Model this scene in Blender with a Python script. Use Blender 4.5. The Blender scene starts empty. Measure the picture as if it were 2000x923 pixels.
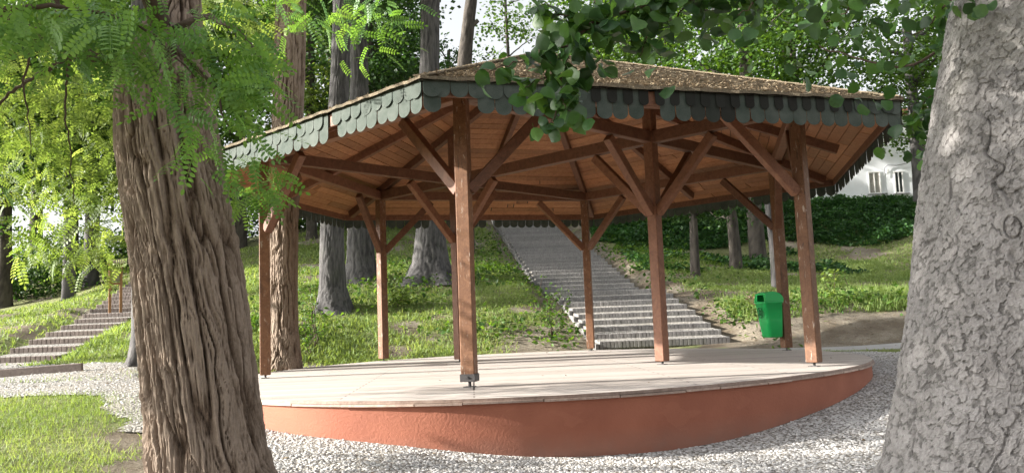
import bpy, math, random
import numpy as np
from math import radians as R, cos, sin, pi

rng = np.random.default_rng(7)
random.seed(7)
sc = bpy.context.scene
col = sc.collection

# ------------------------------------------------------------------ camera
F_PX, PITCH, ROLL = 1607.9, 0.1009, -0.0377
CAM = np.array([0, 0, 0.72])
_fw = np.array([0, cos(PITCH), sin(PITCH)]); _up = np.array([0, -sin(PITCH), cos(PITCH)]); _rt = np.array([1, 0, 0.])
_r = cos(ROLL)*_rt + sin(ROLL)*_up
_u = -sin(ROLL)*_rt + cos(ROLL)*_up
from mathutils import Matrix, Vector
cd = bpy.data.cameras.new('camera'); cam = bpy.data.objects.new('camera', cd); col.objects.link(cam)
cam.matrix_world = Matrix(((_r[0], _u[0], -_fw[0], CAM[0]), (_r[1], _u[1], -_fw[1], CAM[1]), (_r[2], _u[2], -_fw[2], CAM[2]), (0, 0, 0, 1)))
cd.sensor_width = 36; cd.lens = F_PX/2000*36; cd.clip_end = 2000; cd.clip_start = .05
sc.camera = cam

def at(x, y, Y):
    "point of the place seen at photo pixel x, y when it stands Y metres away"
    d = _fw + _r*(x-1000)/F_PX - _u*(y-461.5)/F_PX
    return CAM + d*Y/d[1]

# ------------------------------------------------------------------ light
SUN_AZ, SUN_EL = R(-176), R(21)
w = bpy.data.worlds.new('World'); sc.world = w; w.use_nodes = True
nt = w.node_tree; bg = nt.nodes['Background']
sky = nt.nodes.new('ShaderNodeTexSky'); sky.sky_type = 'NISHITA'; sky.sun_disc = False
sky.sun_elevation = SUN_EL; sky.sun_rotation = math.atan2(cos(SUN_AZ), sin(SUN_AZ))
sky.air_density = 1.0; sky.dust_density = 4.0; sky.ozone_density = 1.0
hz = nt.nodes.new('ShaderNodeHueSaturation'); hz.inputs['Saturation'].default_value = .15; nt.links.new(sky.outputs[0], hz.inputs['Color'])
nt.links.new(hz.outputs[0], bg.inputs[0]); bg.inputs[1].default_value = 0.115
sd = bpy.data.lights.new('sun', 'SUN'); sd.energy = 5.0; sd.angle = R(.6); sd.color = (1, .95, .87)
sun = bpy.data.objects.new('sun', sd); col.objects.link(sun)
sun.rotation_euler = Vector((cos(SUN_AZ)*cos(SUN_EL), sin(SUN_AZ)*cos(SUN_EL), sin(SUN_EL))).to_track_quat('Z', 'Y').to_euler()
sun.location = (-30, -3, 14)
sc.view_settings.view_transform = 'Standard'; sc.view_settings.look = 'None'
sc.view_settings.gamma = 1; sc.view_settings.use_curve_mapping = False
sc.view_settings.exposure = 1.75
sc.cycles.max_bounces = 6; sc.cycles.diffuse_bounces = 4; sc.cycles.glossy_bounces = 2; sc.cycles.transmission_bounces = 4
sc.cycles.caustics_reflective = False; sc.cycles.caustics_refractive = False

# ------------------------------------------------------------------ numpy helpers
def _hash(ix, iy, iz, s):
    h = (ix.astype(np.int64)*374761393 + iy.astype(np.int64)*668265263 + iz.astype(np.int64)*2147483647 + s*974634777) & 0xffffffff
    h = ((h ^ (h >> 13))*1274126177) & 0xffffffff
    h = ((h ^ (h >> 16))*2246822519) & 0xffffffff
    return ((h ^ (h >> 15)) & 0xffffff)/float(0xffffff)
def noise(p, s=0):
    p = np.asarray(p, float); i = np.floor(p).astype(np.int64); f = p-i; f = f*f*(3-2*f)
    out = 0
    for dx in (0, 1):
        for dy in (0, 1):
            for dz in (0, 1):
                wgt = (f[:, 0] if dx else 1-f[:, 0])*(f[:, 1] if dy else 1-f[:, 1])*(f[:, 2] if dz else 1-f[:, 2])
                out = out + wgt*_hash(i[:, 0]+dx, i[:, 1]+dy, i[:, 2]+dz, s)
    return out*2-1
def fbm(p, o=4, s=0):
    v = 0; a = 1; t = 0; p = np.asarray(p, float)
    for k in range(o):
        v = v+a*noise(p*2**k, s+k); t += a; a *= .5
    return v/t
def voro(p, s=0):
    "F1, F2 and the id of the nearest cell"
    i = np.floor(p).astype(np.int64); f1 = np.full(len(p), 9.); f2 = f1.copy(); idd = np.zeros(len(p))
    for dx in (-1, 0, 1):
        for dy in (-1, 0, 1):
            for dz in (-1, 0, 1):
                c = i+np.array([dx, dy, dz])
                q = c+np.stack([_hash(c[:, 0], c[:, 1], c[:, 2], s+k) for k in (1, 2, 3)], 1)
                d = np.sqrt(((p-q)**2).sum(1)); h = _hash(c[:, 0], c[:, 1], c[:, 2], s+9)
                cl = d < f1
                f2 = np.where(cl, f1, np.minimum(f2, d)); idd = np.where(cl, h, idd); f1 = np.where(cl, d, f1)
    return f1, f2, idd
def flake(p, s=0):
    "height of tilted overlapping flakes: each cell has its own lift and slope; the highest neighbour wins near the rim"
    i = np.floor(p).astype(np.int64); best = np.full(len(p), -9.); bid = np.zeros(len(p))
    for dx in (-1, 0, 1):
        for dy in (-1, 0, 1):
            for dz in (-1, 0, 1):
                c = i+np.array([dx, dy, dz]); r = [_hash(c[:, 0], c[:, 1], c[:, 2], s+k) for k in (1, 2, 3, 4, 5, 6, 7)]
                v = p-(c+np.stack(r[:3], 1)); d = np.sqrt((v**2).sum(1))
                h = r[3]*.9+(v[:, 0]*(r[4]-.5)+v[:, 1]*(r[5]-.5)+v[:, 2]*(r[6]-.8))*.9+.15*np.clip(d/.6, 0, 1)**2
                h = np.where(d < .52+.25*r[4], h, -9)
                m = h > best; best = np.where(m, h, best); bid = np.where(m, r[6], bid)
    return np.where(best < -5, -.25, best), bid
def sstep(a, b, x):
    t = np.clip((x-a)/(b-a), 0, 1); return t*t*(3-2*t)

def link_mesh(name, V, faces, mat=None, parent=None, smooth=False, rnd=None, uv=None, mats=None, mi=None):
    "faces: list of (n,k) int arrays or one list of tuples"
    me = bpy.data.meshes.new(name)
    V = np.asarray(V, dtype=np.float32)
    if isinstance(faces, list) and len(faces) and isinstance(faces[0], np.ndarray):
        loops = np.concatenate([f.ravel() for f in faces]).astype(np.int32)
        tot = np.concatenate([np.full(len(f), f.shape[1]) for f in faces])
        st = np.concatenate([[0], np.cumsum(tot)[:-1]]).astype(np.int32)
        me.vertices.add(len(V)); me.vertices.foreach_set('co', V.ravel())
        me.loops.add(len(loops)); me.loops.foreach_set('vertex_index', loops)
        me.polygons.add(len(tot)); me.polygons.foreach_set('loop_start', st)
        try: me.polygons.foreach_set('loop_total', tot.astype(np.int32))
        except Exception: pass
    else:
        me.from_pydata([tuple(map(float, v)) for v in V], [], [tuple(int(q) for q in f) for f in faces])
    if rnd is not None:
        a = me.attributes.new('rnd', 'FLOAT', 'POINT'); a.data.foreach_set('value', np.asarray(rnd, dtype=np.float32))
    if uv is not None:
        li = np.zeros(len(me.loops), dtype=np.int32); me.loops.foreach_get('vertex_index', li)
        l = me.uv_layers.new(name='UVMap'); l.data.foreach_set('uv', np.asarray(uv, dtype=np.float32)[li].ravel())
    for m in (mats or ([mat] if mat else [])): me.materials.append(m)
    me.update(calc_edges=True); me.validate()
    if mi is not None: me.polygons.foreach_set('material_index', np.asarray(mi, dtype=np.int32))
    me.polygons.foreach_set('use_smooth', np.full(len(me.polygons), smooth))
    me.update()
    o = bpy.data.objects.new(name, me); col.objects.link(o)
    if parent is not None: o.parent = parent
    return o

class MB:
    "collects shapes for ONE mesh object"
    def __init__(s): s.V = []; s.F = []; s.n = 0; s.R = []
    def add(s, V, F, rnd=None):
        V = np.asarray(V, float)
        s.V.append(V); s.F += [tuple(int(i)+s.n for i in f) for f in F]; s.n += len(V)
        s.R.append(np.full(len(V), random.random() if rnd is None else rnd))
        return s
    def box(s, c, size, M=None, bev=0.0, rnd=None):
        hx, hy, hz = [q/2 for q in size]; b = min(bev, hx*.45, hy*.45, hz*.45)
        if b <= 0:
            V = np.array([(x, y, z) for x in (-hx, hx) for y in (-hy, hy) for z in (-hz, hz)])
            F = [(0, 1, 3, 2), (4, 6, 7, 5), (0, 4, 5, 1), (2, 3, 7, 6), (0, 2, 6, 4), (1, 5, 7, 3)]
        else:
            V = []; idx = {}
            for sx in (-1, 1):
                for sy in (-1, 1):
                    for sz in (-1, 1):
                        for a in range(3):
                            v = [sx*(hx-b), sy*(hy-b), sz*(hz-b)]; v[a] = (sx*hx, sy*hy, sz*hz)[a]
                            idx[(sx, sy, sz, a)] = len(V); V.append(v)
            F = []
            for a in range(3):
                b1, b2 = (a+1) % 3, (a+2) % 3
                for sg in (-1, 1):
                    q = []
                    for (s1, s2) in ((-1, -1), (1, -1), (1, 1), (-1, 1)):
                        k = [0, 0, 0]; k[a] = sg; k[b1] = s1; k[b2] = s2; q.append(idx[(*k, a)])
                    F.append(q if sg > 0 else q[::-1])
            for a in range(3):
                b1, b2 = (a+1) % 3, (a+2) % 3
                for s1 in (-1, 1):
                    for s2 in (-1, 1):
                        def k(sa, ax):
                            q = [0, 0, 0]; q[a] = sa; q[b1] = s1; q[b2] = s2; return idx[(*q, ax)]
                        f = [k(-1, b1), k(1, b1), k(1, b2), k(-1, b2)]
                        F.append(f if s1*s2 < 0 else f[::-1])
            for sx in (-1, 1):
                for sy in (-1, 1):
                    for sz in (-1, 1):
                        f = [idx[(sx, sy, sz, a)] for a in range(3)]
                        F.append(f if sx*sy*sz > 0 else f[::-1])
            V = np.array(V)
        if M is not None: V = V@np.asarray(M).T
        return s.add(V+np.asarray(c), F, rnd)
    def bar(s, a, b, wd, ht, bev=.006, ext=0.0, rnd=None):
        "square timber from a to b, wd across, ht in the vertical plane"
        a = np.asarray(a, float); b = np.asarray(b, float); d = b-a; L = np.linalg.norm(d); d /= L
        upv = np.array([0, 0, 1.]) if abs(d[2]) < .99 else np.array([0, 1., 0])
        sx = np.cross(d, upv); sx /= np.linalg.norm(sx); uz = np.cross(sx, d)
        return s.box((a+b)/2, (L+2*ext, wd, ht), np.stack([d, -sx, uz], 1), bev, rnd)
    def tube(s, P, r, n=8, caps=True, rnd=None):
        P = np.asarray(P, float); r = np.broadcast_to(np.asarray(r, float), (len(P),))
        T = np.gradient(P, axis=0); T /= np.linalg.norm(T, axis=1)[:, None]+1e-9
        x = np.cross(T[0], [0, 0, 1.]); 
        if np.linalg.norm(x) < .1: x = np.cross(T[0], [0, 1., 0])
        V = []
        for i in range(len(P)):
            x = x-T[i]*(x@T[i]); x /= np.linalg.norm(x); y = np.cross(T[i], x)
            for k in range(n):
                a = 2*pi*k/n; V.append(P[i]+r[i]*(cos(a)*x+sin(a)*y))
        F = [(i*n+k, i*n+(k+1) % n, (i+1)*n+(k+1) % n, (i+1)*n+k) for i in range(len(P)-1) for k in range(n)]
        if caps: F += [tuple(range(n-1, -1, -1)), tuple(range((len(P)-1)*n, len(P)*n))]
        return s.add(V, F, rnd)
    def prism(s, poly, z0, z1, M=None, o=(0, 0, 0), rnd=None):
        n = len(poly); V = np.array([(x, y, z0) for x, y in poly]+[(x, y, z1) for x, y in poly], float)
        F = [tuple(range(n-1, -1, -1)), tuple(range(n, 2*n))]+[(i, (i+1) % n, n+(i+1) % n, n+i) for i in range(n)]
        if M is not None: V = V@np.asarray(M).T
        return s.add(V+np.asarray(o), F, rnd)
    def build(s, name, mat, parent=None, smooth=False):
        return link_mesh(name, np.concatenate(s.V), s.F, mat, parent, smooth, np.concatenate(s.R))

def tag(o, label=None, cat=None, group=None, kind=None):
    if label: o['label'] = label
    if cat: o['category'] = cat
    if group: o['group'] = group
    if kind: o['kind'] = kind
    return o
def empty(name, loc=(0, 0, 0), rz=0):
    o = bpy.data.objects.new(name, None); col.objects.link(o); o.location = loc; o.rotation_euler.z = rz
    o.empty_display_size = .2
    return o
def keep(o, root):
    "parent a mesh built in world coordinates"
    o.parent = root
    o.matrix_parent_inverse = Matrix.LocRotScale(root.location, root.rotation_euler, None).inverted()
    return o
def rotz(a): return np.array([[cos(a), -sin(a), 0], [sin(a), cos(a), 0], [0, 0, 1.]])

# ------------------------------------------------------------------ materials
class NT:
    def __init__(s, name, rough=.8, spec=.3):
        s.m = bpy.data.materials.new(name); s.m.use_nodes = True; s.t = s.m.node_tree
        s.b = s.t.nodes['Principled BSDF']; s.b.inputs['Roughness'].default_value = rough
        s.b.inputs['Specular IOR Level'].default_value = spec; s._tc = None
    def n(s, typ, **k):
        q = s.t.nodes.new('ShaderNode'+typ)
        for a, v in k.items():
            if a.startswith('i_'): q.inputs[a[2:].replace('_', ' ')].default_value = v
            else: setattr(q, a, v)
        return q
    def l(s, a, b): s.t.links.new(a, b)
    def co(s, scale=(1, 1, 1), kind='Object', rot=(0, 0, 0)):
        if s._tc is None: s._tc = s.n('TexCoord')
        m = s.n('Mapping'); m.inputs['Scale'].default_value = scale; m.inputs['Rotation'].default_value = rot
        s.l(s._tc.outputs[kind], m.inputs[0]); return m.outputs[0]
    def noise(s, sc_, det=5, co=None, rough=.55, dist=0):
        q = s.n('TexNoise'); q.inputs['Scale'].default_value = sc_; q.inputs['Detail'].default_value = det
        q.inputs['Roughness'].default_value = rough; q.inputs['Distortion'].default_value = dist
        if co is not None: s.l(co, q.inputs['Vector'])
        return q.outputs['Fac']
    def ramp(s, fac, stops, interp='LINEAR'):
        q = s.n('ValToRGB'); e = q.color_ramp.elements; q.color_ramp.interpolation = interp
        while len(e) < len(stops): e.new(.5)
        for i, (p, c) in enumerate(stops):
            e[i].position = p; e[i].color = (*c, 1) if len(c) == 3 else c
        s.l(fac, q.inputs[0]); return q.outputs[0]
    def mix(s, f, a, b, mode='MIX'):
        q = s.n('MixRGB', blend_type=mode)
        for v, i in ((f, 0), (a, 1), (b, 2)):
            if isinstance(v, (int, float)): q.inputs[i].default_value = v
            elif isinstance(v, tuple): q.inputs[i].default_value = (*v, 1)
            else: s.l(v, q.inputs[i])
        return q.outputs[0]
    def math(s, op, a, b=0.0):
        q = s.n('Math', operation=op)
        for v, i in ((a, 0), (b, 1)):
            if isinstance(v, (int, float)): q.inputs[i].default_value = v
            else: s.l(v, q.inputs[i])
        return q.outputs[0]
    def attr(s, nm='rnd'):
        return s.n('Attribute', attribute_name=nm).outputs['Fac']
    def col(s, c):
        if isinstance(c, tuple): s.b.inputs['Base Color'].default_value = (*c, 1)
        else: s.l(c, s.b.inputs['Base Color'])
    def bump(s, h, st=.3, d=.01, prev=None):
        q = s.n('Bump'); q.inputs['Strength'].default_value = st; q.inputs['Distance'].default_value = d
        s.l(h, q.inputs['Height'])
        if prev is not None: s.l(prev, q.inputs['Normal'])
        s.l(q.outputs[0], s.b.inputs['Normal']); return q.outputs[0]

def simple(name, c, rough=.7, var=.25, sc_=6, bump=.2, metal=0, spec=.3):
    t = NT(name, rough, spec); n = t.noise(sc_, 5, t.co())
    d = tuple(max(0, q*(1-var)) for q in c); u = tuple(min(1, q*(1+var)) for q in c)
    t.col(t.ramp(n, [(.25, d), (.75, u)])); t.bump(t.noise(sc_*8, 3, t.co()), bump, .004)
    t.b.inputs['Metallic'].default_value = metal
    return t.m

def wood_mat(name, dark, mid, light, wear=0.0, scale=1.0):
    "stained timber: fine grain from the noise, tone per piece"
    t = NT(name, .62, .35); rn = t.attr()
    c = t.co()
    g = t.noise(9*scale, 6, t.co((1, 1, 1)), .6, 1.2)
    fine = t.noise(60*scale, 4, c, .7, .6)
    a = t.ramp(g, [(.3, dark), (.5, mid), (.72, light)])
    a = t.mix(.35, a, t.ramp(fine, [(.35, dark), (.65, light)]))
    hs = t.n('HueSaturation'); t.l(a, hs.inputs['Color']); t.l(t.math('ADD', t.math('MULTIPLY', rn, .5), .75), hs.inputs['Value'])
    out = hs.outputs[0]
    if wear:
        wn = t.noise(26, 7, t.co((1, 1, .3)), .7, .3)
        out = t.mix(t.ramp(wn, [(.60, (0, 0, 0)), (.66, (wear, wear, wear))]), out, (.42, .36, .30))
    if wear:
        ck = t.noise(1.0, 2, t.co((14, 14, .55)), .5, .2); cr = t.math('ABSOLUTE', t.math('SUBTRACT', ck, .5))
        out = t.mix(t.ramp(cr, [(.0, (.9, .9, .9)), (.007, (0, 0, 0))]), out, (.012, .008, .006))
    t.col(out); t.bump(fine, .35, .004)
    return t.m

def leaf_mat(name, dark, mid, light, trans=.45, rough=.45, spec=.35, tl=None):
    t = NT(name, rough, spec); rn = t.attr()
    c = t.ramp(rn, [(0, dark), (.5, mid), (1, light)])
    big = t.noise(.35, 2, t.co())
    hs = t.n('HueSaturation'); t.l(c, hs.inputs['Color']); t.l(t.math('ADD', t.math('MULTIPLY', big, .5), .75), hs.inputs['Value'])
    mo = t.noise(45, 3, t.co()); c2_ = t.mix(1.0, hs.outputs[0], t.ramp(mo, [(.35, (.78, .82, .78)), (.65, (1.15, 1.12, 1.1))]), 'MULTIPLY')
    t.col(c2_)
    tr = t.n('BsdfTranslucent'); tc = t.mix(1.0, hs.outputs[0], tl or (1.5, 1.5, .6), 'MULTIPLY')
    t.l(tc, tr.inputs[0])
    mx = t.n('MixShader'); mx.inputs[0].default_value = trans
    out = t.t.nodes['Material Output']
    t.l(t.b.outputs[0], mx.inputs[1]); t.l(tr.outputs[0], mx.inputs[2]); t.l(mx.outputs[0], out.inputs[0])
    return t.m

M = {}
M['stain'] = wood_mat('stained_timber', (.085, .036, .020), (.155, .066, .036), (.22, .105, .060))
M['stain_worn'] = wood_mat('worn_stained_timber', (.085, .038, .020), (.155, .072, .036), (.23, .115, .060), wear=.8)
M['board'] = wood_mat('ceiling_boards', (.20, .082, .036), (.32, .138, .062), (.41, .195, .095))
M['steel'] = simple('galvanised_steel', (.085, .08, .08), .6, .3, 20, .1, .4)
M['post_wood'] = simple('sign_timber', (.28, .15, .07), .8, .3, 12)

def m_shingle():
    t = NT('green_bitumen_shingle', .85, .3)
    c = t.co(); g = t.noise(180, 3, c, .8); n = t.noise(7, 5, c)
    a = t.ramp(g, [(.3, (.022, .032, .025)), (.7, (.066, .085, .070))])
    a = t.mix(t.ramp(n, [(.35, (0, 0, 0)), (.75, (.5, .5, .5))]), a, (.12, .13, .115))
    st = t.attr('stain'); a = t.mix(st, a, (.007, .006, .004))
    t.col(a); t.bump(g, .4, .003); return t.m
M['shingle'] = m_shingle()
def m_roof():
    t = NT('weathered_roof_shingles', .9, .2); c = t.co()
    n = t.noise(3, 6, c); g = t.noise(60, 5, c, .75)
    a = t.ramp(g, [(.3, (.07, .055, .04)), (.55, (.20, .16, .11)), (.75, (.36, .29, .19))])
    a = t.mix(t.ramp(n, [(.45, (0, 0, 0)), (.7, (.7, .7, .7))]), a, (.10, .09, .06))
    t.col(a); t.bump(g, .8, .02); return t.m
M['roof'] = m_roof()
def m_stucco():
    t = NT('terracotta_render', .8, .3); c = t.co()
    n = t.noise(1.6, 6, c); g = t.noise(38, 5, c, .6, .5); s = t.noise(110, 3, c)
    a = t.ramp(n, [(.3, (.25, .088, .053)), (.7, (.33, .122, .074))])
    patch = t.ramp(t.noise(2.3, 4, t.co((1, 1, 2.5)), .5, .8), [(.6, (0, 0, 0)), (.63, (.22, .22, .22))])
    a = t.mix(patch, a, (.36, .14, .085))
    chip = t.ramp(t.noise(9, 6, t.co((1, 1, 1)), .7), [(.70, (0, 0, 0)), (.72, (.8, .8, .8))])
    a = t.mix(chip, a, (.45, .30, .23))
    sx = t.n('SeparateXYZ'); t.l(t.co(), sx.inputs[0])
    low = t.n('MapRange'); t.l(sx.outputs[2], low.inputs[0]); low.inputs[1].default_value = -.33; low.inputs[2].default_value = -.55
    dirt = t.math('MULTIPLY', low.outputs[0], t.noise(5, 5, c))
    a = t.mix(dirt, a, (.22, .13, .10))
    t.col(a); b = t.bump(g, .5, .012); t.bump(s, .3, .003, b); return t.m
M['stucco'] = m_stucco()
def m_floor():
    t = NT('pale_weathered_boards', .8, .3); c = t.co(rot=(0, 0, R(-3)))
    br = t.n('TexBrick', offset=.37, squash=1); t.l(c, br.inputs['Vector']); br.inputs['Scale'].default_value = 1
    br.inputs['Brick Width'].default_value = 3.6; br.inputs['Row Height'].default_value = .14; br.inputs['Mortar Size'].default_value = .009
    br.inputs['Color1'].default_value = (.52, .485, .45, 1); br.inputs['Color2'].default_value = (.41, .375, .34, 1); br.inputs['Mortar'].default_value = (.20, .17, .15, 1)
    b2 = t.n('TexBrick', offset=.5); t.l(c, b2.inputs['Vector']); b2.inputs['Scale'].default_value = 1; b2.inputs['Brick Width'].default_value = 40; b2.inputs['Row Height'].default_value = 1.26; b2.inputs['Mortar Size'].default_value = .012
    b2.inputs['Mortar Smooth'].default_value = 0; g = t.noise(14, 6, t.co((.25, 3, 1)), .65)
    a = t.mix(1.0, t.mix(b2.outputs['Fac'], br.outputs[0], (.07, .06, .055)), t.ramp(g, [(.3, (.78, .76, .75)), (.7, (1.12, 1.1, 1.1))]), 'MULTIPLY')
    a = t.mix(t.ramp(t.noise(.9, 4, c), [(.5, (0, 0, 0)), (.75, (.5, .5, .5))]), a, (.46, .41, .37))
    t.col(a); b = t.bump(t.math('MULTIPLY', br.outputs[1], -1.0), .6, .006); t.bump(g, .15, .003, b); return t.m
M['floor'] = m_floor()
M['coping'] = wood_mat('edge_planks', (.22, .15, .12), (.36, .26, .21), (.48, .38, .32))
def m_ground():
    t = NT('grassy_soil', .95, .1); c = t.co()
    d = t.attr('dirt'); sh = t.attr('straw')
    n = t.noise(.8, 6, c); f = t.noise(9, 6, c, .7); g = t.noise(45, 4, c, .7)
    gr = t.ramp(f, [(.3, (.075, .090, .034)), (.5, (.17, .185, .080)), (.72, (.32, .31, .18))])
    gr = t.mix(t.ramp(n, [(.45, (0, 0, 0)), (.7, (.45, .45, .45))]), gr, (.15, .14, .07))
    di = t.ramp(g, [(.3, (.10, .080, .062)), (.5, (.20, .17, .135)), (.7, (.33, .29, .235))])
    di = t.mix(t.ramp(f, [(.4, (0, 0, 0)), (.7, (.5, .5, .5))]), di, (.34, .31, .23))
    di = t.mix(t.ramp(n, [(.42, (.75, .75, .75)), (.58, (0, 0, 0))]), di, (.11, .085, .06))
    fac = t.math('ADD', d, t.math('MULTIPLY', t.math('SUBTRACT', f, .5), .9))
    q = t.ramp(fac, [(.42, (0, 0, 0)), (.6, (1, 1, 1))])
    t.col(t.mix(q, gr, di)); b = t.bump(f, .7, .05); t.bump(g, .5, .012, b); return t.m
M['ground'] = m_ground()
def m_gravel():
    t = NT('crushed_limestone', .85, .25); c = t.co()
    v = t.n('TexVoronoi'); t.l(c, v.inputs['Vector']); v.inputs['Scale'].default_value = 38
    bw = t.n('RGBToBW'); t.l(v.outputs['Color'], bw.inputs[0])
    a = t.ramp(bw.outputs[0], [(.15, (.20, .19, .18)), (.5, (.40, .385, .36)), (.85, (.62, .60, .57))])
    e = t.ramp(v.outputs['Distance'], [(.3, (1, 1, 1)), (.75, (.35, .33, .30))])
    a = t.mix(1.0, a, e, 'MULTIPLY')
    a = t.mix(t.ramp(t.noise(1.1, 5, c), [(.45, (0, 0, 0)), (.7, (.45, .45, .45))]), a, (.34, .30, .24))
    t.col(a); b = t.bump(t.math('MULTIPLY', v.outputs['Distance'], -1.0), .9, .02)
    t.bump(t.noise(90, 3, c), .4, .004, b); return t.m
M['gravel'] = m_gravel()
def m_stone():
    t = NT('limestone_chips', .75, .35); rn = t.attr()
    a = t.ramp(rn, [(0, (.27, .26, .26)), (.35, (.38, .37, .37)), (.7, (.48, .47, .46)), (1, (.62, .60, .59))])
    t.col(t.mix(.3, a, t.ramp(t.noise(70, 4, t.co()), [(.3, (.3, .28, .25)), (.7, (.7, .69, .66))]))); return t.m
M['stone'] = m_stone()
M['concrete'] = simple('path_concrete', (.36, .35, .34), .9, .2, 4, .4)
def m_paver(name, a0, a1):
    t = NT(name, .88, .2); rn = t.attr(); c = t.co()
    a = t.ramp(rn, [(0, a0), (1, a1)])
    a = t.mix(.35, a, t.ramp(t.noise(25, 5, c, .7), [(.3, tuple(q*.45 for q in a0)), (.7, tuple(min(1, q*1.5) for q in a1))]))
    t.col(a); t.bump(t.noise(70, 4, c), .4, .005); return t.m
M['paver'] = m_paver('grey_step_blocks', (.17, .165, .165), (.27, .26, .25))
M['paver_red'] = m_paver('brown_step_blocks', (.19, .155, .14), (.28, .235, .215))
M['plastic'] = simple('green_plastic', (.012, .40, .095), .34, .06, 3, .03, 0, .5)
M['plastic_dark'] = simple('dark_green_print', (.004, .09, .03), .5, .1)
M['inside'] = simple('bin_inside', (.006, .03, .012), .8, .1)
M['wall_white'] = simple('white_plaster', (.84, .86, .90), .9, .05, 2, .1)
M['annex'] = simple('pale_blue_panel', (.55, .62, .78), .8, .05, 2, .1)
M['frame_white'] = simple('window_frame_white', (.75, .75, .74), .6, .05)
M['glass'] = simple('window_glass', (.05, .06, .06), .08, .3, 2, 0, 0, .8)
M['curtain'] = simple('window_curtain', (.38, .36, .33), .9, .25, 9)
M['cable'] = simple('cable_grey', (.25, .25, .27), .7, .1)

def bark_mat(name, crev, mid, top, sc_=14, zs=.18, bst=.6, lichen=None, spots=None):
    t = NT(name, .92, .15); c = t.co((1, 1, zs)); h = t.attr('rnd')
    n = t.noise(sc_, 7, c, .65, .4); f = t.noise(sc_*5, 4, t.co((1, 1, .5)), .7)
    v = t.math('ADD', t.math('MULTIPLY', h, .65), t.math('MULTIPLY', n, .45))
    a = t.ramp(v, [(.28, crev), (.52, mid), (.80, top)])
    a = t.mix(.3, a, t.ramp(f, [(.3, crev), (.7, top)]))
    if lichen: a = t.mix(t.ramp(t.noise(1.7, 5, t.co()), [(.55, (0, 0, 0)), (.75, (.45, .45, .45))]), a, lichen)
    t.col(a); b = t.bump(n, bst, .03); t.bump(f, .4, .006, b); return t.m
M['bark_locust'] = bark_mat('furrowed_locust_bark', (.024, .015, .010), (.125, .086, .060), (.30, .235, .185), 16, .12, .7)
M['bark_plate'] = bark_mat('grey_scaly_bark', (.080, .075, .071), (.215, .203, .197), (.335, .322, .315), 22, .8, .5, (.34, .33, .28))
M['bark_grey'] = bark_mat('grey_ribbed_bark', (.026, .025, .026), (.072, .068, .068), (.135, .128, .125), 14, .12, .7, (.07, .078, .055))
M['bark_dark'] = bark_mat('dark_bark', (.022, .02, .018), (.06, .052, .046), (.12, .105, .09), 10, .2, .6)
M['twig'] = simple('twig_bark', (.07, .05, .035), .9, .3, 20)
M['leaf_locust'] = leaf_mat('locust_leaflets', (.065, .155, .045), (.11, .235, .068), (.18, .32, .10), .5, .45, .35, (1.7, 1.45, .5))
M['leaf_alder'] = leaf_mat('alder_leaves', (.022, .058, .020), (.040, .10, .030), (.075, .16, .035), .35, .38, .5, (1.6, 1.5, .6))
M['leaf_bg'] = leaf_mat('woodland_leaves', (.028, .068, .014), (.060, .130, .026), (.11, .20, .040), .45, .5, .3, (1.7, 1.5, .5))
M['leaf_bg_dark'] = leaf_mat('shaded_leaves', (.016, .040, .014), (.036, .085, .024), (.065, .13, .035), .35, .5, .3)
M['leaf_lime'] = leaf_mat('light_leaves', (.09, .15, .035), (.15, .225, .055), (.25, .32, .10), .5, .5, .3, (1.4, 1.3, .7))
M['grass'] = leaf_mat('grass_blades', (.085, .150, .038), (.195, .275, .090), (.37, .43, .20), .4, .6, .25, (1.4, 1.3, .6))
M['ivy'] = leaf_mat('ground_ivy', (.018, .055, .020), (.034, .095, .028), (.06, .145, .038), .3, .5, .35)
M['litter'] = leaf_mat('dry_litter', (.08, .055, .035), (.20, .148, .095), (.38, .31, .22), .15, .8, .1, (1, 1, 1))

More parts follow.
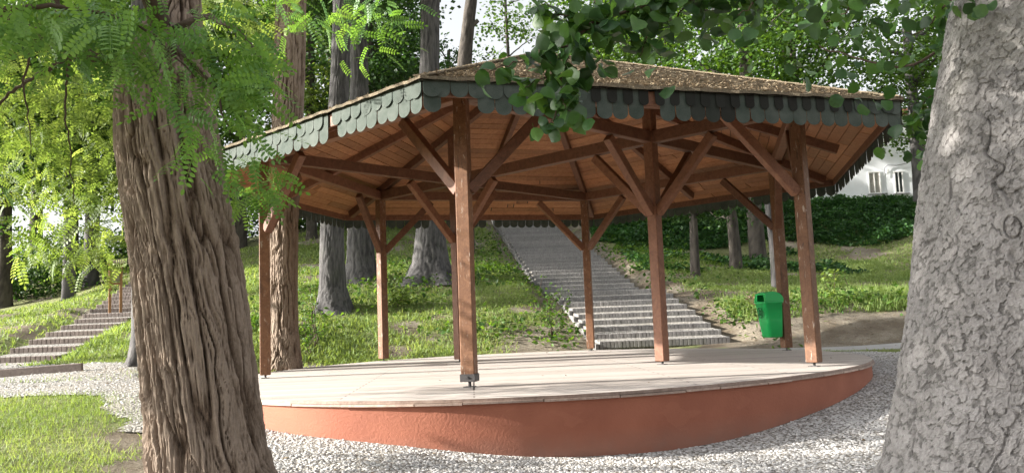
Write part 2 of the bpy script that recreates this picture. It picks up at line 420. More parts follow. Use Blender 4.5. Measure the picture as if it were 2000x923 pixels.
# ------------------------------------------------------------------ the lie of the land (z = 0 is the stage floor)
CP = np.array([
 (0,-8,-.9),(-10,-8,-.6),(10,-8,-.9),(0,0,-.82),(3,3,-.8),(-3,3,-.6),(-2.6,6,-.45),(0,6,-.62),(3,6,-.7),(7,6,-.7),
 (.2,7.6,-.60),(2,8.3,-.61),(3.5,9.4,-.45),(4.7,10.9,-.27),(-1.5,7.6,-.42),(-2.6,8.2,-.34),(-4.2,9.2,-.15),(-4.6,11.5,-.03),(-4.9,14,.02),
 (-4,6.5,-.3),(-6.7,10.8,0),(-6.5,13,.12),(-12,14,.22),(-12,8,0),(-20,12,.3),(-6.4,14.2,.22),(-9.2,18,.79),(-8.4,19,.92),
 (-6,17,.5),(-4.3,16.8,.1),(-3,17.8,-.03),(-1,18.6,-.04),(1.5,19,-.04),(3.4,18.9,-.02),(5.5,18.3,-.06),(5.5,16,-.1),(5.6,13,-.15),(8.4,17,-.1),(8,14,-.2),(7,11,-.35),(12,17,-.1),
 (-4.8,22,1.17),(-4.7,25.6,2.1),(-2.5,25.1,2.0),(-1,21,.72),(.6,23,1.4),(0,30,2.55),(-1.4,41,5.6),(5.2,23,1.2),(4.6,30,2.7),
 (6.3,21,.8),(7.5,20,.6),(10,20,.55),(7.5,18.4,-.05),(10.5,18.4,-.08),(6,27,1.9),(7.8,29,2.2),(14.4,33,2.7),(7.6,24,1.35),(10,35,3.1),
 (18.3,42,6.),(11.7,42,6.1),(4.7,38,4.9),(18,46,6.2),(10,50,6.6),(0,48,7),(-8,45,6.5),(-11.1,35,4.),(-9.4,38,4.95),(-8,28,2.4),
 (-17.2,32,2.2),(-20.9,34,2.),(-16.6,36,3.25),(-9.3,15,.14),(-10.9,18,.6),(-12,24,1.44),(-15.9,34,3.),(-15.5,25,1.4),
 (-60,60,4),(60,60,6),(0,90,8),(-60,0,0),(60,0,-.8),(-50,30,2),(50,30,3),(0,-30,-1),(30,20,.8),(30,40,5.2),(-30,45,4)], float)
def _U(r2): return np.where(r2 > 1e-9, r2*np.log(r2+1e-12), 0)
def _tps():
    P = CP[:, :2]; n = len(P); K = _U(((P[:, None]-P[None])**2).sum(2))+np.eye(n)*.15
    A = np.zeros((n+3, n+3)); A[:n, :n] = K; A[:n, n:] = np.c_[np.ones(n), P]; A[n:, :n] = A[:n, n:].T
    return np.linalg.solve(A, np.r_[CP[:, 2], 0, 0, 0])
TW = _tps()
SC = np.array([.54, 13.55])                                    # middle of the stage
_ra = np.radians([-180, -150, -120, -105, -90, -74, -54, -38, -10, 16, 45, 76, 105, 136, 160, 180])
_rr = np.array([4.75, 5.45, 5.95, 5.9, 5.7, 5.28, 4.97, 4.88, 4.78, 4.72, 4.75, 4.85, 4.72, 4.62, 4.62, 4.75])
_ta = np.linspace(-pi, pi, 361); _tr = np.interp(_ta, _ra, _rr)
for _ in range(3):
    k = np.ones(17)/17; _tr = np.convolve(np.r_[_tr[-9:-1], _tr, _tr[1:9]], k, 'valid')[:361]
def stage_r(a): return np.interp((np.asarray(a)+pi) % (2*pi)-pi, _ta, _tr)
def in_stage(x, y, m=0.0):
    dx, dy = x-SC[0], y-SC[1]; return np.hypot(dx, dy) < stage_r(np.arctan2(dy, dx))+m
# right flight of steps
SY = [19, 23.1, 26, 41, 48]; SXc = [3.4, 2.75, 2.45, .68, -.1]
def right_stairs():
    out = []; y = 19.; z = 0.
    for k in range(9): z += .16; out.append((y, z, .51)); y += .51
    out[-1] = (out[-1][0], z, 26.-out[-1][0]); y = 26.
    for k in range(28): z += .16; out.append((y, z, .575)); y += .575
    return out
RS = right_stairs()
# left flight, long sloping treads
LY = [15.6, 18, 22.5, 26, 34, 38]; LXc = [-9.95, -10.3, -11.25, -12.4, -15.1, -16.4]; LW = 1.45
LS = [(15.9+i*1.08, .19+.165*i) for i in range(19)]
def stair_z(x, y, z):
    for (ys, xc, half, prof) in ((SY, SXc, 1.52, 'R'), (LY, LXc, LW/2, 'L')):
        c = np.interp(y, ys, xc)
        if prof == 'R':
            py = [19, 23.1, 26, 42.]; pz = [-.03, 1.28, 1.36, 5.76]
        else:
            py = [15.6, 35.4]; pz = [.06, 3.0]
        zp = np.interp(y, py, pz)-.05
        d = np.abs(x-c)-half; ok = (y > py[0]-.1) & (y < py[-1])
        wgt = np.where(ok, 1-sstep(.0, .9, d), 0)
        z = z*(1-wgt)+zp*wgt
    return z
def gz(x, y, micro=True):
    x = np.atleast_1d(np.asarray(x, float)); y = np.atleast_1d(np.asarray(y, float)); sh = x.shape; x = x.ravel(); y = y.ravel()
    xc = np.clip(x, -70, 70); yc = np.clip(y, -30, 95)
    z = np.zeros(len(x)); n = len(CP)
    for a in range(0, len(x), 20000):
        s = slice(a, a+20000); q = np.c_[xc[s], yc[s]]
        z[s] = _U(((q[:, None]-CP[None, :, :2])**2).sum(2))@TW[:n]+TW[n]+q@TW[n+1:]
    if micro:
        hill = sstep(18.5, 22, y)
        p = np.c_[x, y, np.zeros(len(x))]
        z = z+.035*(.25+hill)*fbm(p*1.3, 4, 3)+.06*hill*noise(p*.6, 9)
    z = stair_z(x, y, z)
    z = np.where(in_stage(x, y, -.06), np.minimum(z, -.12), z)
    return z.reshape(sh)
def g1(x, y): return float(gz(x, y)[0])

def axis(lo, hi, step, far, grow=1.35):
    a = list(np.arange(lo, hi+1e-6, step)); s = step; v = a[-1]
    while v < far: s *= grow; v += s; a.append(v)
    s = step; v = a[0]; b = []
    while v > -far: s *= grow; v -= s; b.append(v)
    return np.array(b[::-1]+a)
gx = axis(-16, 16, .14, 600); gy = axis(2, 44, .16, 600)
X, Y = np.meshgrid(gx, gy, indexing='ij')
Z = gz(X, Y)
def gravel_mask(x, y):
    "1 on the crushed stone: apron round the stage and the path to the left"
    p = np.c_[x, y, np.zeros(len(x))]; n = fbm(p*.9, 3, 21)*.55+fbm(p*4, 3, 5)*.18
    dx, dy = x-SC[0], y-SC[1]; rr = np.hypot(dx, dy)-stage_r(np.arctan2(dy, dx))
    front = np.minimum(8.6-y, 0)                       # open ground before the stage
    m = -99*np.ones(len(x))
    m = np.maximum(m, np.where(y < 9.8, x+2.95-.10*(y-6), -99))          # right of the near lawn
    m = np.maximum(m, .95-np.abs(y-(11.5+.10*(x+5)))+np.where(x > -5, .35, 0)-np.where(x > -2, 9, 0))  # path to the left
    m = np.maximum(m, np.where((x > -6.5) & (x < 0) & (y < 13), 1.1-rr, -99))
    m = np.maximum(m, np.where(y > 15, .45-rr, -99))
    m = np.maximum(m, np.where((x > 3.5) & (y < 15.2), 3.3-rr-np.maximum(0, y-13)*.9, -99))
    m = np.maximum(m, np.where(x < -5.5, 1.95-np.abs(y-13.9)-np.maximum(0, x+7.0+1.2*(y-13.2))*1.2, -99))
    return m+n*.6
def dirt_mask(x, y):
    p = np.c_[x, y, np.zeros(len(x))]
    bank = sstep(4.3, 5.0, x)*sstep(17.6, 18.0, y)*(1-sstep(19.6, 20.6, y+.25*fbm(p*1.5, 2, 3)))
    br = (1-sstep(.15, .9, np.abs(x-np.interp(y, SY, SXc)-1.9-.2*noise(p*.8, 5))))*sstep(19, 20, y)*(1-sstep(34, 38, y))
    bl = (1-sstep(.1, .7, np.abs(x-np.interp(y, SY, SXc)+1.75)))*sstep(19, 20, y)*.75
    foot = sstep(-1.5, .5, x)*(1-sstep(1.6, 2.4, x))*sstep(18.2, 18.6, y)*(1-sstep(20, 21.5, y))*.9
    tre = 0
    for (tx, ty, r) in ((-4.8, 21.7, 1.0), (-4.7, 25.3, 1.1), (-2.5, 24.8, 1.3), (-6.4, 14, .8), (-4.1, 15, .6)):
        tre = tre+.75*np.exp(-((x-tx)**2+(y-ty)**2)/r**2)
    near = .8*sstep(-4.6, -3.0, x+.5*noise(p*1.1, 6))*(1-sstep(9, 10.5, y))+.75*sstep(.12, .42, fbm(p*.75, 3, 77))*sstep(12, 14, y)+.5*sstep(.2, .45, fbm(p*1.6, 3, 79))*(1-sstep(12, 14, y))
    return np.clip(np.maximum.reduce([bank, br, bl, foot, tre, near]), 0, 1)
nx, ny = X.shape
idx = np.arange(nx*ny).reshape(nx, ny)
quads = np.stack([idx[:-1, :-1], idx[1:, :-1], idx[1:, 1:], idx[:-1, 1:]], -1).reshape(-1, 4)
gr = link_mesh('ground', np.c_[X.ravel(), Y.ravel(), Z.ravel()], [quads], M['ground'], smooth=True)
a = gr.data.attributes.new('dirt', 'FLOAT', 'POINT'); a.data.foreach_set('value', dirt_mask(X.ravel(), Y.ravel()).astype(np.float32))
tag(gr, 'grassy sloping park ground with bare patches', 'ground', kind='structure')

# gravel sheet a few millimetres above the ground
hx = np.arange(-14, 10.5, .07); hy = np.arange(3.2, 19.2, .07)
GX, GY = np.meshgrid(hx, hy, indexing='ij'); gm = gravel_mask(GX.ravel(), GY.ravel()).reshape(GX.shape)
keepv = (gm > 0) & ~in_stage(GX, GY, -.3)
gi = np.full(GX.shape, -1); 
q4 = keepv[:-1, :-1] & keepv[1:, :-1] & keepv[1:, 1:] & keepv[:-1, 1:]
use = np.zeros(GX.shape, bool); use[:-1, :-1] |= q4; use[1:, :-1] |= q4; use[1:, 1:] |= q4; use[:-1, 1:] |= q4
gi[use] = np.arange(use.sum()); i, j = np.nonzero(q4)
fq = np.stack([gi[i, j], gi[i+1, j], gi[i+1, j+1], gi[i, j+1]], -1)
gzz = gz(GX[use], GY[use])
gv = link_mesh('gravel', np.c_[GX[use], GY[use], gzz+.012+.012*np.clip(gm[use]*6, -1, 1)], [fq], M['gravel'], smooth=True)
tag(gv, 'pale crushed stone apron around the round stage and path to the left', 'gravel', kind='structure')

# concrete path crossing behind the stage to the right
px = np.linspace(4.9, 26, 90); V = []; 
for x in px:
    yc = 16.9+.02*(x-5)
    for o_ in (-.85, -.84, .84, .85):
        V.append((x, yc+o_, g1(x, yc)+(.03 if abs(o_) < .845 else -.1)))
fq = np.array([(k*4+j, k*4+4+j, k*4+5+j, k*4+1+j) for k in range(len(px)-1) for j in range(3)])
cp = link_mesh('concrete_path', V, [fq], M['concrete'])
tag(cp, 'grey concrete path passing behind the stage on the right', 'path', kind='structure')

# ------------------------------------------------------------------ stage
st = empty('stage', (SC[0], SC[1], 0)); tag(st, 'low round stage with terracotta rendered wall and pale plank floor', 'stage')
N = 240; an = np.linspace(-pi, pi, N, endpoint=False); rr = stage_r(an)
lev = [(-1.0, 0), (-.5, .0), (-.25, 0), (-.052, 0)]
V = []
for z, o_ in lev:
    V += [(SC[0]+(r+o_-.02+.006*noise(np.array([[a_*9, z*4, 0]]))[0])*cos(a_), SC[1]+(r+o_-.02)*sin(a_), z) for a_, r in zip(an, rr)]
n_ = len(lev)
F_ = [(k*N+i, k*N+(i+1) % N, (k+1)*N+(i+1) % N, (k+1)*N+i) for k in range(n_-1) for i in range(N)]
keep(link_mesh('wall', V, F_, M['stucco'], smooth=True), st)
V = [(SC[0]+(r-.012)*cos(a_), SC[1]+(r-.012)*sin(a_), z) for z in (-.03, 0.) for a_, r in zip(an, rr)]
keep(link_mesh('floor', V, [tuple(range(N, 2*N))]+[(i, (i+1) % N, N+(i+1) % N, N+i) for i in range(N)], mats=[M['floor'], M['coping']], mi=[0]+[1]*N), st)
mb = MB(); k = 0
while k < N:
    L = random.choice([3, 4, 5, 5]); ks = [min(k+i, N) % N for i in range(L+1)]; ro = random.uniform(-.004, .012); dz = random.uniform(-.004, .003)
    if k+L > N: break
    Vt = []
    for q in ks:
        for (o_, z) in ((-.05, -.052+dz), (.012+ro, -.052+dz), (.012+ro, -.031+dz), (-.05, -.031+dz)):
            t_ = an[q]; 
            if q == ks[0]: t_ += .0009
            if q == ks[-1]: t_ -= .0009
            Vt.append((SC[0]+(rr[q]+o_)*cos(t_), SC[1]+(rr[q]+o_)*sin(t_), z))
    Ft = [(0, 3, 2, 1), (L*4, L*4+1, L*4+2, L*4+3)]+[(i*4+j, i*4+4+j, i*4+4+(j+1) % 4, i*4+(j+1) % 4) for i in range(L) for j in range(4)]
    mb.add(Vt, [f[::-1] for f in Ft]); k += L
keep(mb.build('edge_plank', M['coping']), st)

# ------------------------------------------------------------------ pavilion
A0 = -1.8139; RP, RE = 4.439, 5.70; ZE, ZB, ZA = 3.145, 2.805, 5.16
SL = (ZA-ZE)/RE
def pol(r, k, z): a_ = A0+k*pi/3; return np.array([SC[0]+r*cos(a_), SC[1]+r*sin(a_), z])
pav = empty('pavilion', (SC[0], SC[1], 0)); tag(pav, 'open six sided wooden pavilion with green scalloped eaves and shingle roof', 'pavilion')
ZT = 3.42                                                       # top of the ring beams
def roofz(r): return ZE+SL*(RE-r)                               # along a hip
PT = {}
def post(p, ang, ztop, worn=False, shoe=False):
    mb = MB(); w_ = .155; zb_ = .10 if shoe else .05
    mb.box((0, 0, (zb_+ztop)/2), (w_, w_, ztop-zb_), rotz(ang), .008, rnd=random.uniform(.2, .8))
    o = mb.build('post', M['stain_worn'] if worn else M['stain'], None); o.location = (p[0], p[1], 0); keep(o, pav)
    sh = MB(); 
    if shoe: sh.box((0, 0, .105), (w_+.022, w_+.022, .085), rotz(ang), .006)
    else: sh.box((0, 0, .080), (.10, .10, .035), rotz(ang), .004)
    sh.tube([(0, 0, -.01), (0, 0, .07)], .017, 8); sh.box((0, 0, .004), (.12, .12, .008), rotz(ang))
    if shoe: c_ = rotz(ang)@np.array([w_/2+.0125, 0, .112]); sh.tube([c_, c_+rotz(ang)@np.array([.012, 0, 0])], .014, 6)
    s_ = sh.build('post_shoe', M['steel']); s_.parent = o
    return o
for k in range(6):
    p = pol(RP, k, 0); PT[k] = post(p, A0+k*pi/3, ZT, True, k == 0)
ai = A0+pi/3                                                    # the diagonal through the inner posts
IN = []
for s_ in (1, -1):
    p = np.array([SC[0]+s_*RP*.49*cos(ai), SC[1]+s_*RP*.49*sin(ai), 0]); IN.append(p); post(p, ai, 4.15, False)
def member(name, a_, b_, w_, h_, mat='stain', ext=0.0, bev=.007):
    m = MB(); a_ = np.asarray(a_, float); b_ = np.asarray(b_, float); m.bar(a_, b_, w_, h_, bev, ext, random.random()); return keep(m.build(name, M[mat]), pav)
zc = ZT-.09
for k in range(6): member('ring_beam', pol(RP, k, zc), pol(RP, k+1, zc), .13, .17, ext=-.07)
member('tie_beam', pol(RP-.08, 1, zc-.003), pol(RP-.08, 4, zc-.003), .14, .18)
member('tie_beam', pol(RP-.07, 0, zc+.002), pol(RP-.07, 2, zc+.002), .12, .17); member('tie_beam', pol(RP-.07, 5, zc+.002), pol(RP-.07, 3, zc+.002), .12, .17)
BJ, BL = 2.20, .98
def brace(p, q, zj=BJ, L=BL, r0=.07):
    d = np.array([q[0]-p[0], q[1]-p[1], 0]); d /= np.linalg.norm(d); p = np.array([p[0], p[1], 0])
    member('brace', p+d*r0+[0, 0, zj], p+d*(L+r0)+[0, 0, zj+L+.02], .115, .125)
for k in range(6):
    brace(pol(RP, k, 0), pol(RP, k+1, 0)); brace(pol(RP, k, 0), pol(RP, k-1, 0))
for s_, p in enumerate(IN):
    far = (pol(RP, 0, 0), pol(RP, 2, 0)) if s_ == 0 else (pol(RP, 5, 0), pol(RP, 3, 0))
    for q in (*far, pol(RP, 1, 0), pol(RP, 4, 0)): brace(p, q)
# rafters
for k in range(6):
    dz = -.155
    member('hip_rafter', pol(.16, k, roofz(.16)+dz), pol(RE-.22, k, roofz(RE-.22)+dz), .11, .15)
    ap = RE*cos(pi/6)
    def mid(r, z_): a_ = A0+(k+.5)*pi/3; return np.array([SC[0]+r*cos(a_), SC[1]+r*sin(a_), z_])
    rz_ = lambda r: ZE+(ZA-ZE)*(1-r/ap)
    member('rafter', mid(.2, rz_(.2)+dz+.01), mid(ap-.3, rz_(ap-.3)+dz+.01), .10, .14)
kp = MB(); kp.tube([(SC[0], SC[1], 4.4), (SC[0], SC[1], ZA-.1)], .14, 6); keep(kp.build('king_post', M['stain']), pav)
# boarded soffit, one sheet of boards per side
for k in range(6):
    mb = MB(); r = .25
    while r < RE-.03:
        r2 = min(r+.175, RE-.03)
        a1, b1, a2, b2 = pol(r+.013, k, 0), pol(r+.013, k+1, 0), pol(r2, k, 0), pol(r2, k+1, 0)
        jz_ = random.uniform(-.004, .004); z1, z2 = roofz(r+.013)-.075+jz_, roofz(r2)-.075+jz_
        nseg = max(1, int(r/1.6)); cuts = [0]+sorted(random.uniform(.15, .85) for _ in range(nseg-1))+[1]
        for c0, c1 in zip(cuts, cuts[1:]):
            g_ = .0022; c0g, c1g = c0+(g_ if c0 > 0 else 0), c1-(g_ if c1 < 1 else 0)
            q = [a1+(b1-a1)*c0g, a1+(b1-a1)*c1g, a2+(b2-a2)*c1g, a2+(b2-a2)*c0g]
            Vb = [(*v[:2], z) for v, z in zip(q, (z1, z1, z2, z2))]+[(*v[:2], z+.02) for v, z in zip(q, (z1, z1, z2, z2))]
            mb.add(Vb, [(0, 1, 2, 3), (7, 6, 5, 4), (0, 4, 5, 1), (1, 5, 6, 2), (2, 6, 7, 3), (3, 7, 4, 0)])
        r = r2
    keep(mb.build('ceiling_board', M['board']), pav)
    mb = MB(); q_ = [pol(.2, k, roofz(.2)-.045), pol(.2, k+1, roofz(.2)-.045), pol(RE-.04, k+1, roofz(RE-.04)-.045), pol(RE-.04, k, roofz(RE-.04)-.045)]
    mb.add(q_, [(0, 1, 2, 3)]); keep(mb.build('dark_backing', M['bark_dark']), pav)  # dark sheet added behind the boards so their gaps read dark
# fascia board behind the hanging shingles
for k in range(6):
    member('fascia_board', pol(RE-.02, k, ZE-.10), pol(RE-.02, k+1, ZE-.10), .03, .15, ext=-.01)
# roof of stepped shingle courses
roof = None
def roof_side(k):
    V = []; F_ = []; r = RE+.07; c = 0; seg = 60
    while r > .12:
        rin = max(r-.19, .02); P = []
        for t_ in range(seg+1):
            u_ = t_/seg; j = .012*math.sin(t_*2.4+c*1.3)+random.uniform(-.012, .012); jz = random.uniform(-.006, .010)
            a_ = pol(r+j, k, 0); b_ = pol(r+j, k+1, 0); v = a_+(b_-a_)*u_; zo = roofz(r+j)
            c_ = pol(rin-.03, k, 0); d_ = pol(rin-.03, k+1, 0); w_ = c_+(d_-c_)*u_; zi = roofz(rin-.03)
            V += [(*v[:2], zo+.004+jz), (*v[:2], zo+.036+jz), (*w_[:2], zi+.012)]
        b0 = c*(seg+1)*3
        for t_ in range(seg):
            i0 = b0+t_*3; i1 = i0+3
            F_ += [(i0, i1, i1+1, i0+1), (i0+1, i1+1, i1+2, i0+2)]
        r = rin; c += 1
    b0 = len(V)   # closing underside
    V += [(*pol(RE+.06, k, 0)[:2], ZE-.03), (*pol(RE+.06, k+1, 0)[:2], ZE-.03), (SC[0], SC[1], ZA-.03)]
    F_.append((b0+2, b0+1, b0))
    return keep(link_mesh('roof_side', V, F_, M['roof']), pav)
for k in range(6): roof_side(k)
# hip caps
for k in range(6):
    mb = MB(); r = RE+.05
    while r > .2:
        a_ = pol(r, k, roofz(r)+.045); b_ = pol(r-.30, k, roofz(r-.30)+.035); mb.bar(a_, b_, .17, .018, .003); r -= .24
    keep(mb.build('hip_cap', M['roof']), pav)

# scalloped trim of green shingles
def tongue(wd, h, n=8):
    pts = [(-wd/2, h), (-wd/2, wd*.42)]+[(-wd/2*cos(t_), wd*.42*(1-sin(t_))) for t_ in np.linspace(0, pi, n+2)[1:-1]]+[(wd/2, wd*.42), (wd/2, h)]
    return pts[::-1]
GAPS = {0: [(.035, .085), (.42, .465)], 5: [(.70, .745)], 2: [(.3, .33)], 3: [(.41, .445), (.62, .68)]}
for k in range(6):
    V = []; F_ = []; stn = []; n = 0
    a_ = pol(RE+.01, k, 0); b_ = pol(RE+.01, k+1, 0); d = (b_-a_); L = np.linalg.norm(d); d /= L; out = np.array([d[1], -d[0], 0])
    cnt = 31; wd = L/cnt
    def put(cx, ztop, h, ww, off, sv, lean):
        global V, F_
    for row in (0, 1):
        for i in range(cnt+(row == 1)):
            u_ = (i+.5)/cnt if row == 0 else i/cnt
            if row == 0 and any(g0 <= u_ <= g1_ for g0, g1_ in GAPS.get(k, [])): continue
            if row == 1 and k == 5 and .705 < u_ < .72: continue
            ww = wd*(.955 if row == 0 else .95); h = .335 if row == 0 else .175
            if k == 0 and row == 1: ww = wd*(.60 if .30 < u_ < .9 else .97)
            jz = random.uniform(-.010, .006); off = .004 if row == 0 else .016; tl = random.uniform(-.03, .03)
            if row == 1: uc = min(max(u_*L, ww/2), L-ww/2)
            else: uc = u_*L
            poly = tongue(ww, h); m_ = len(poly)
            # stain: black moss on the upper row of the near side
            s_ = 0.
            if k == 0 and row == 1 and .30 < u_ < .97: s_ = random.uniform(.88, 1) if u_ < .88 else random.uniform(.2, .8)
            if k == 0 and row == 0 and .50 < u_ < .60: s_ = random.uniform(.55, .9)
            if k == 0 and row == 0 and .3 < u_ < .9: s_ = max(s_, random.uniform(.05, .2))
            if k == 1: s_ = random.uniform(.2, .6)
            curl = random.uniform(0, .02)
            for face in (0, 1):
                for (px_, pz_) in poly:
                    q = a_+d*(uc+px_+tl*(h-pz_)*.3)+out*(off+.004*face+curl*(1-pz_/h)**2)
                    V.append((q[0], q[1], ZE-.01+jz-h+pz_))
            stn += [s_]*(2*m_)
            F_.append(tuple(n+q for q in range(m_))[::-1]); F_.append(tuple(n+m_+q for q in range(m_)))
            F_ += [(n+q, n+(q+1) % m_, n+m_+(q+1) % m_, n+m_+q) for q in range(m_)]
            n += 2*m_
    o = link_mesh('shingle_trim', V, F_, M['shingle'])
    at_ = o.data.attributes.new('stain', 'FLOAT', 'POINT'); at_.data.foreach_set('value', np.array(stn, dtype=np.float32))
    keep(o, pav)

# ------------------------------------------------------------------ foliage tools
def rot_frames(n_, dirs, roll):
    "orthonormal frames: y along dirs, z as near up as roll lets"
    y_ = dirs/np.linalg.norm(dirs, axis=1)[:, None]
    up_ = np.tile([0, 0, 1.], (n_, 1)); x_ = np.cross(y_, up_); nn = np.linalg.norm(x_, axis=1)
    x_[nn < .05] = [1, 0, 0]; x_ /= np.linalg.norm(x_, axis=1)[:, None]; z_ = np.cross(x_, y_)
    c_, s_ = np.cos(roll)[:, None], np.sin(roll)[:, None]
    return c_*x_+s_*z_, y_, -s_*x_+c_*z_
def scatter(name, P, dirs, roll, size, TV, TF, mat, parent=None, rnd=None, smooth=False, uv=None):
    n_ = len(P); x_, y_, z_ = rot_frames(n_, dirs, roll); TV = np.asarray(TV, float)
    V = P[:, None, :]+size[:, None, None]*(TV[None, :, 0:1]*x_[:, None]+TV[None, :, 1:2]*y_[:, None]+TV[None, :, 2:3]*z_[:, None])
    m_ = len(TV); base = (np.arange(n_)*m_)[:, None, None]
    groups = {}
    for f in TF: groups.setdefault(len(f), []).append(f)
    F_ = [(np.array(g)[None]+base).reshape(-1, k) for k, g in groups.items()]
    r_ = rng.random(n_) if rnd is None else rnd
    return link_mesh(name, V.reshape(-1, 3), F_, mat, parent, smooth, np.repeat(r_, m_))
def unit(n_):
    v = rng.normal(size=(n_, 3)); return v/np.linalg.norm(v, axis=1)[:, None]
T_LEAF = ([(0, 0, 0), (-.33, .38, .07), (0, .45, 0), (.33, .38, .07), (0, 1, -.05)], [(0, 2, 1), (0, 3, 2), (1, 2, 4), (2, 3, 4)])
T_QUAD = ([(0, 0, 0), (-.36, .5, .06), (0, 1, 0), (.36, .5, .06)], [(0, 3, 2, 1)])
def leaf_round(n=11, k_=0., cu=1.):
    V = [(0, .48, 0)]
    for i in range(n):
        a_ = -pi/2+2*pi*i/n; r = .5*(1+.04*((i % 2)*2-1)+.05*math.sin(i*2.3+k_)); x_, y_ = r*cos(a_)*.96, .5+r*sin(a_)
        if i == (n//2): y_ -= .0
        V.append((x_, y_, cu*(.22*abs(x_)-.22*(y_-.4)**2)+.03*math.sin(i*2.1+k_)))
    V += [(-.012, -.32, .05), (.012, -.32, .05), (.012, .02, 0), (-.012, .02, 0)]
    return V, [(0, 1+i, 1+(i+1) % n) for i in range(n)]+[(n+1, n+2, n+3, n+4)]
def compound(pairs=7):
    "a pinnate locust leaf, unit length along y, drooping"
    V = []; F_ = []
    def droop(t_): return np.array([0, t_, -.28*t_*t_])
    for i in range(pairs+1):
        t_ = .14+.86*i/pairs; b = droop(t_)
        for sx in ((-1, 1) if i < pairs else (0,)):
            L = .20*(1-.25*abs(t_-.55)); W = .10
            dx = np.array([sx*.94, .30, -.12]) if sx else np.array([0, 1, -.3]); dx /= np.linalg.norm(dx)
            wx = np.cross(dx, [0, 0, 1]); wx /= np.linalg.norm(wx); n0 = len(V)
            for (u_, v_) in ((.06, 0), (.35, .9), (.75, .85), (1, .12), (1, -.12), (.75, -.85), (.35, -.9)):
                V.append(b+dx*L*u_+wx*W/2*v_+np.array([0, 0, .012*abs(v_)]))
            F_.append(tuple(range(n0, n0+7)))
    n0 = len(V)
    for i in range(4):
        t_ = i/3; b = droop(t_)
        V += [b+np.array([-.006, 0, 0]), b+np.array([.006, 0, 0])]
    for i in range(3): F_.append((n0+2*i, n0+2*i+1, n0+2*i+3, n0+2*i+2))
    return V, F_
T_ROUND = leaf_round(); T_COMP = compound()

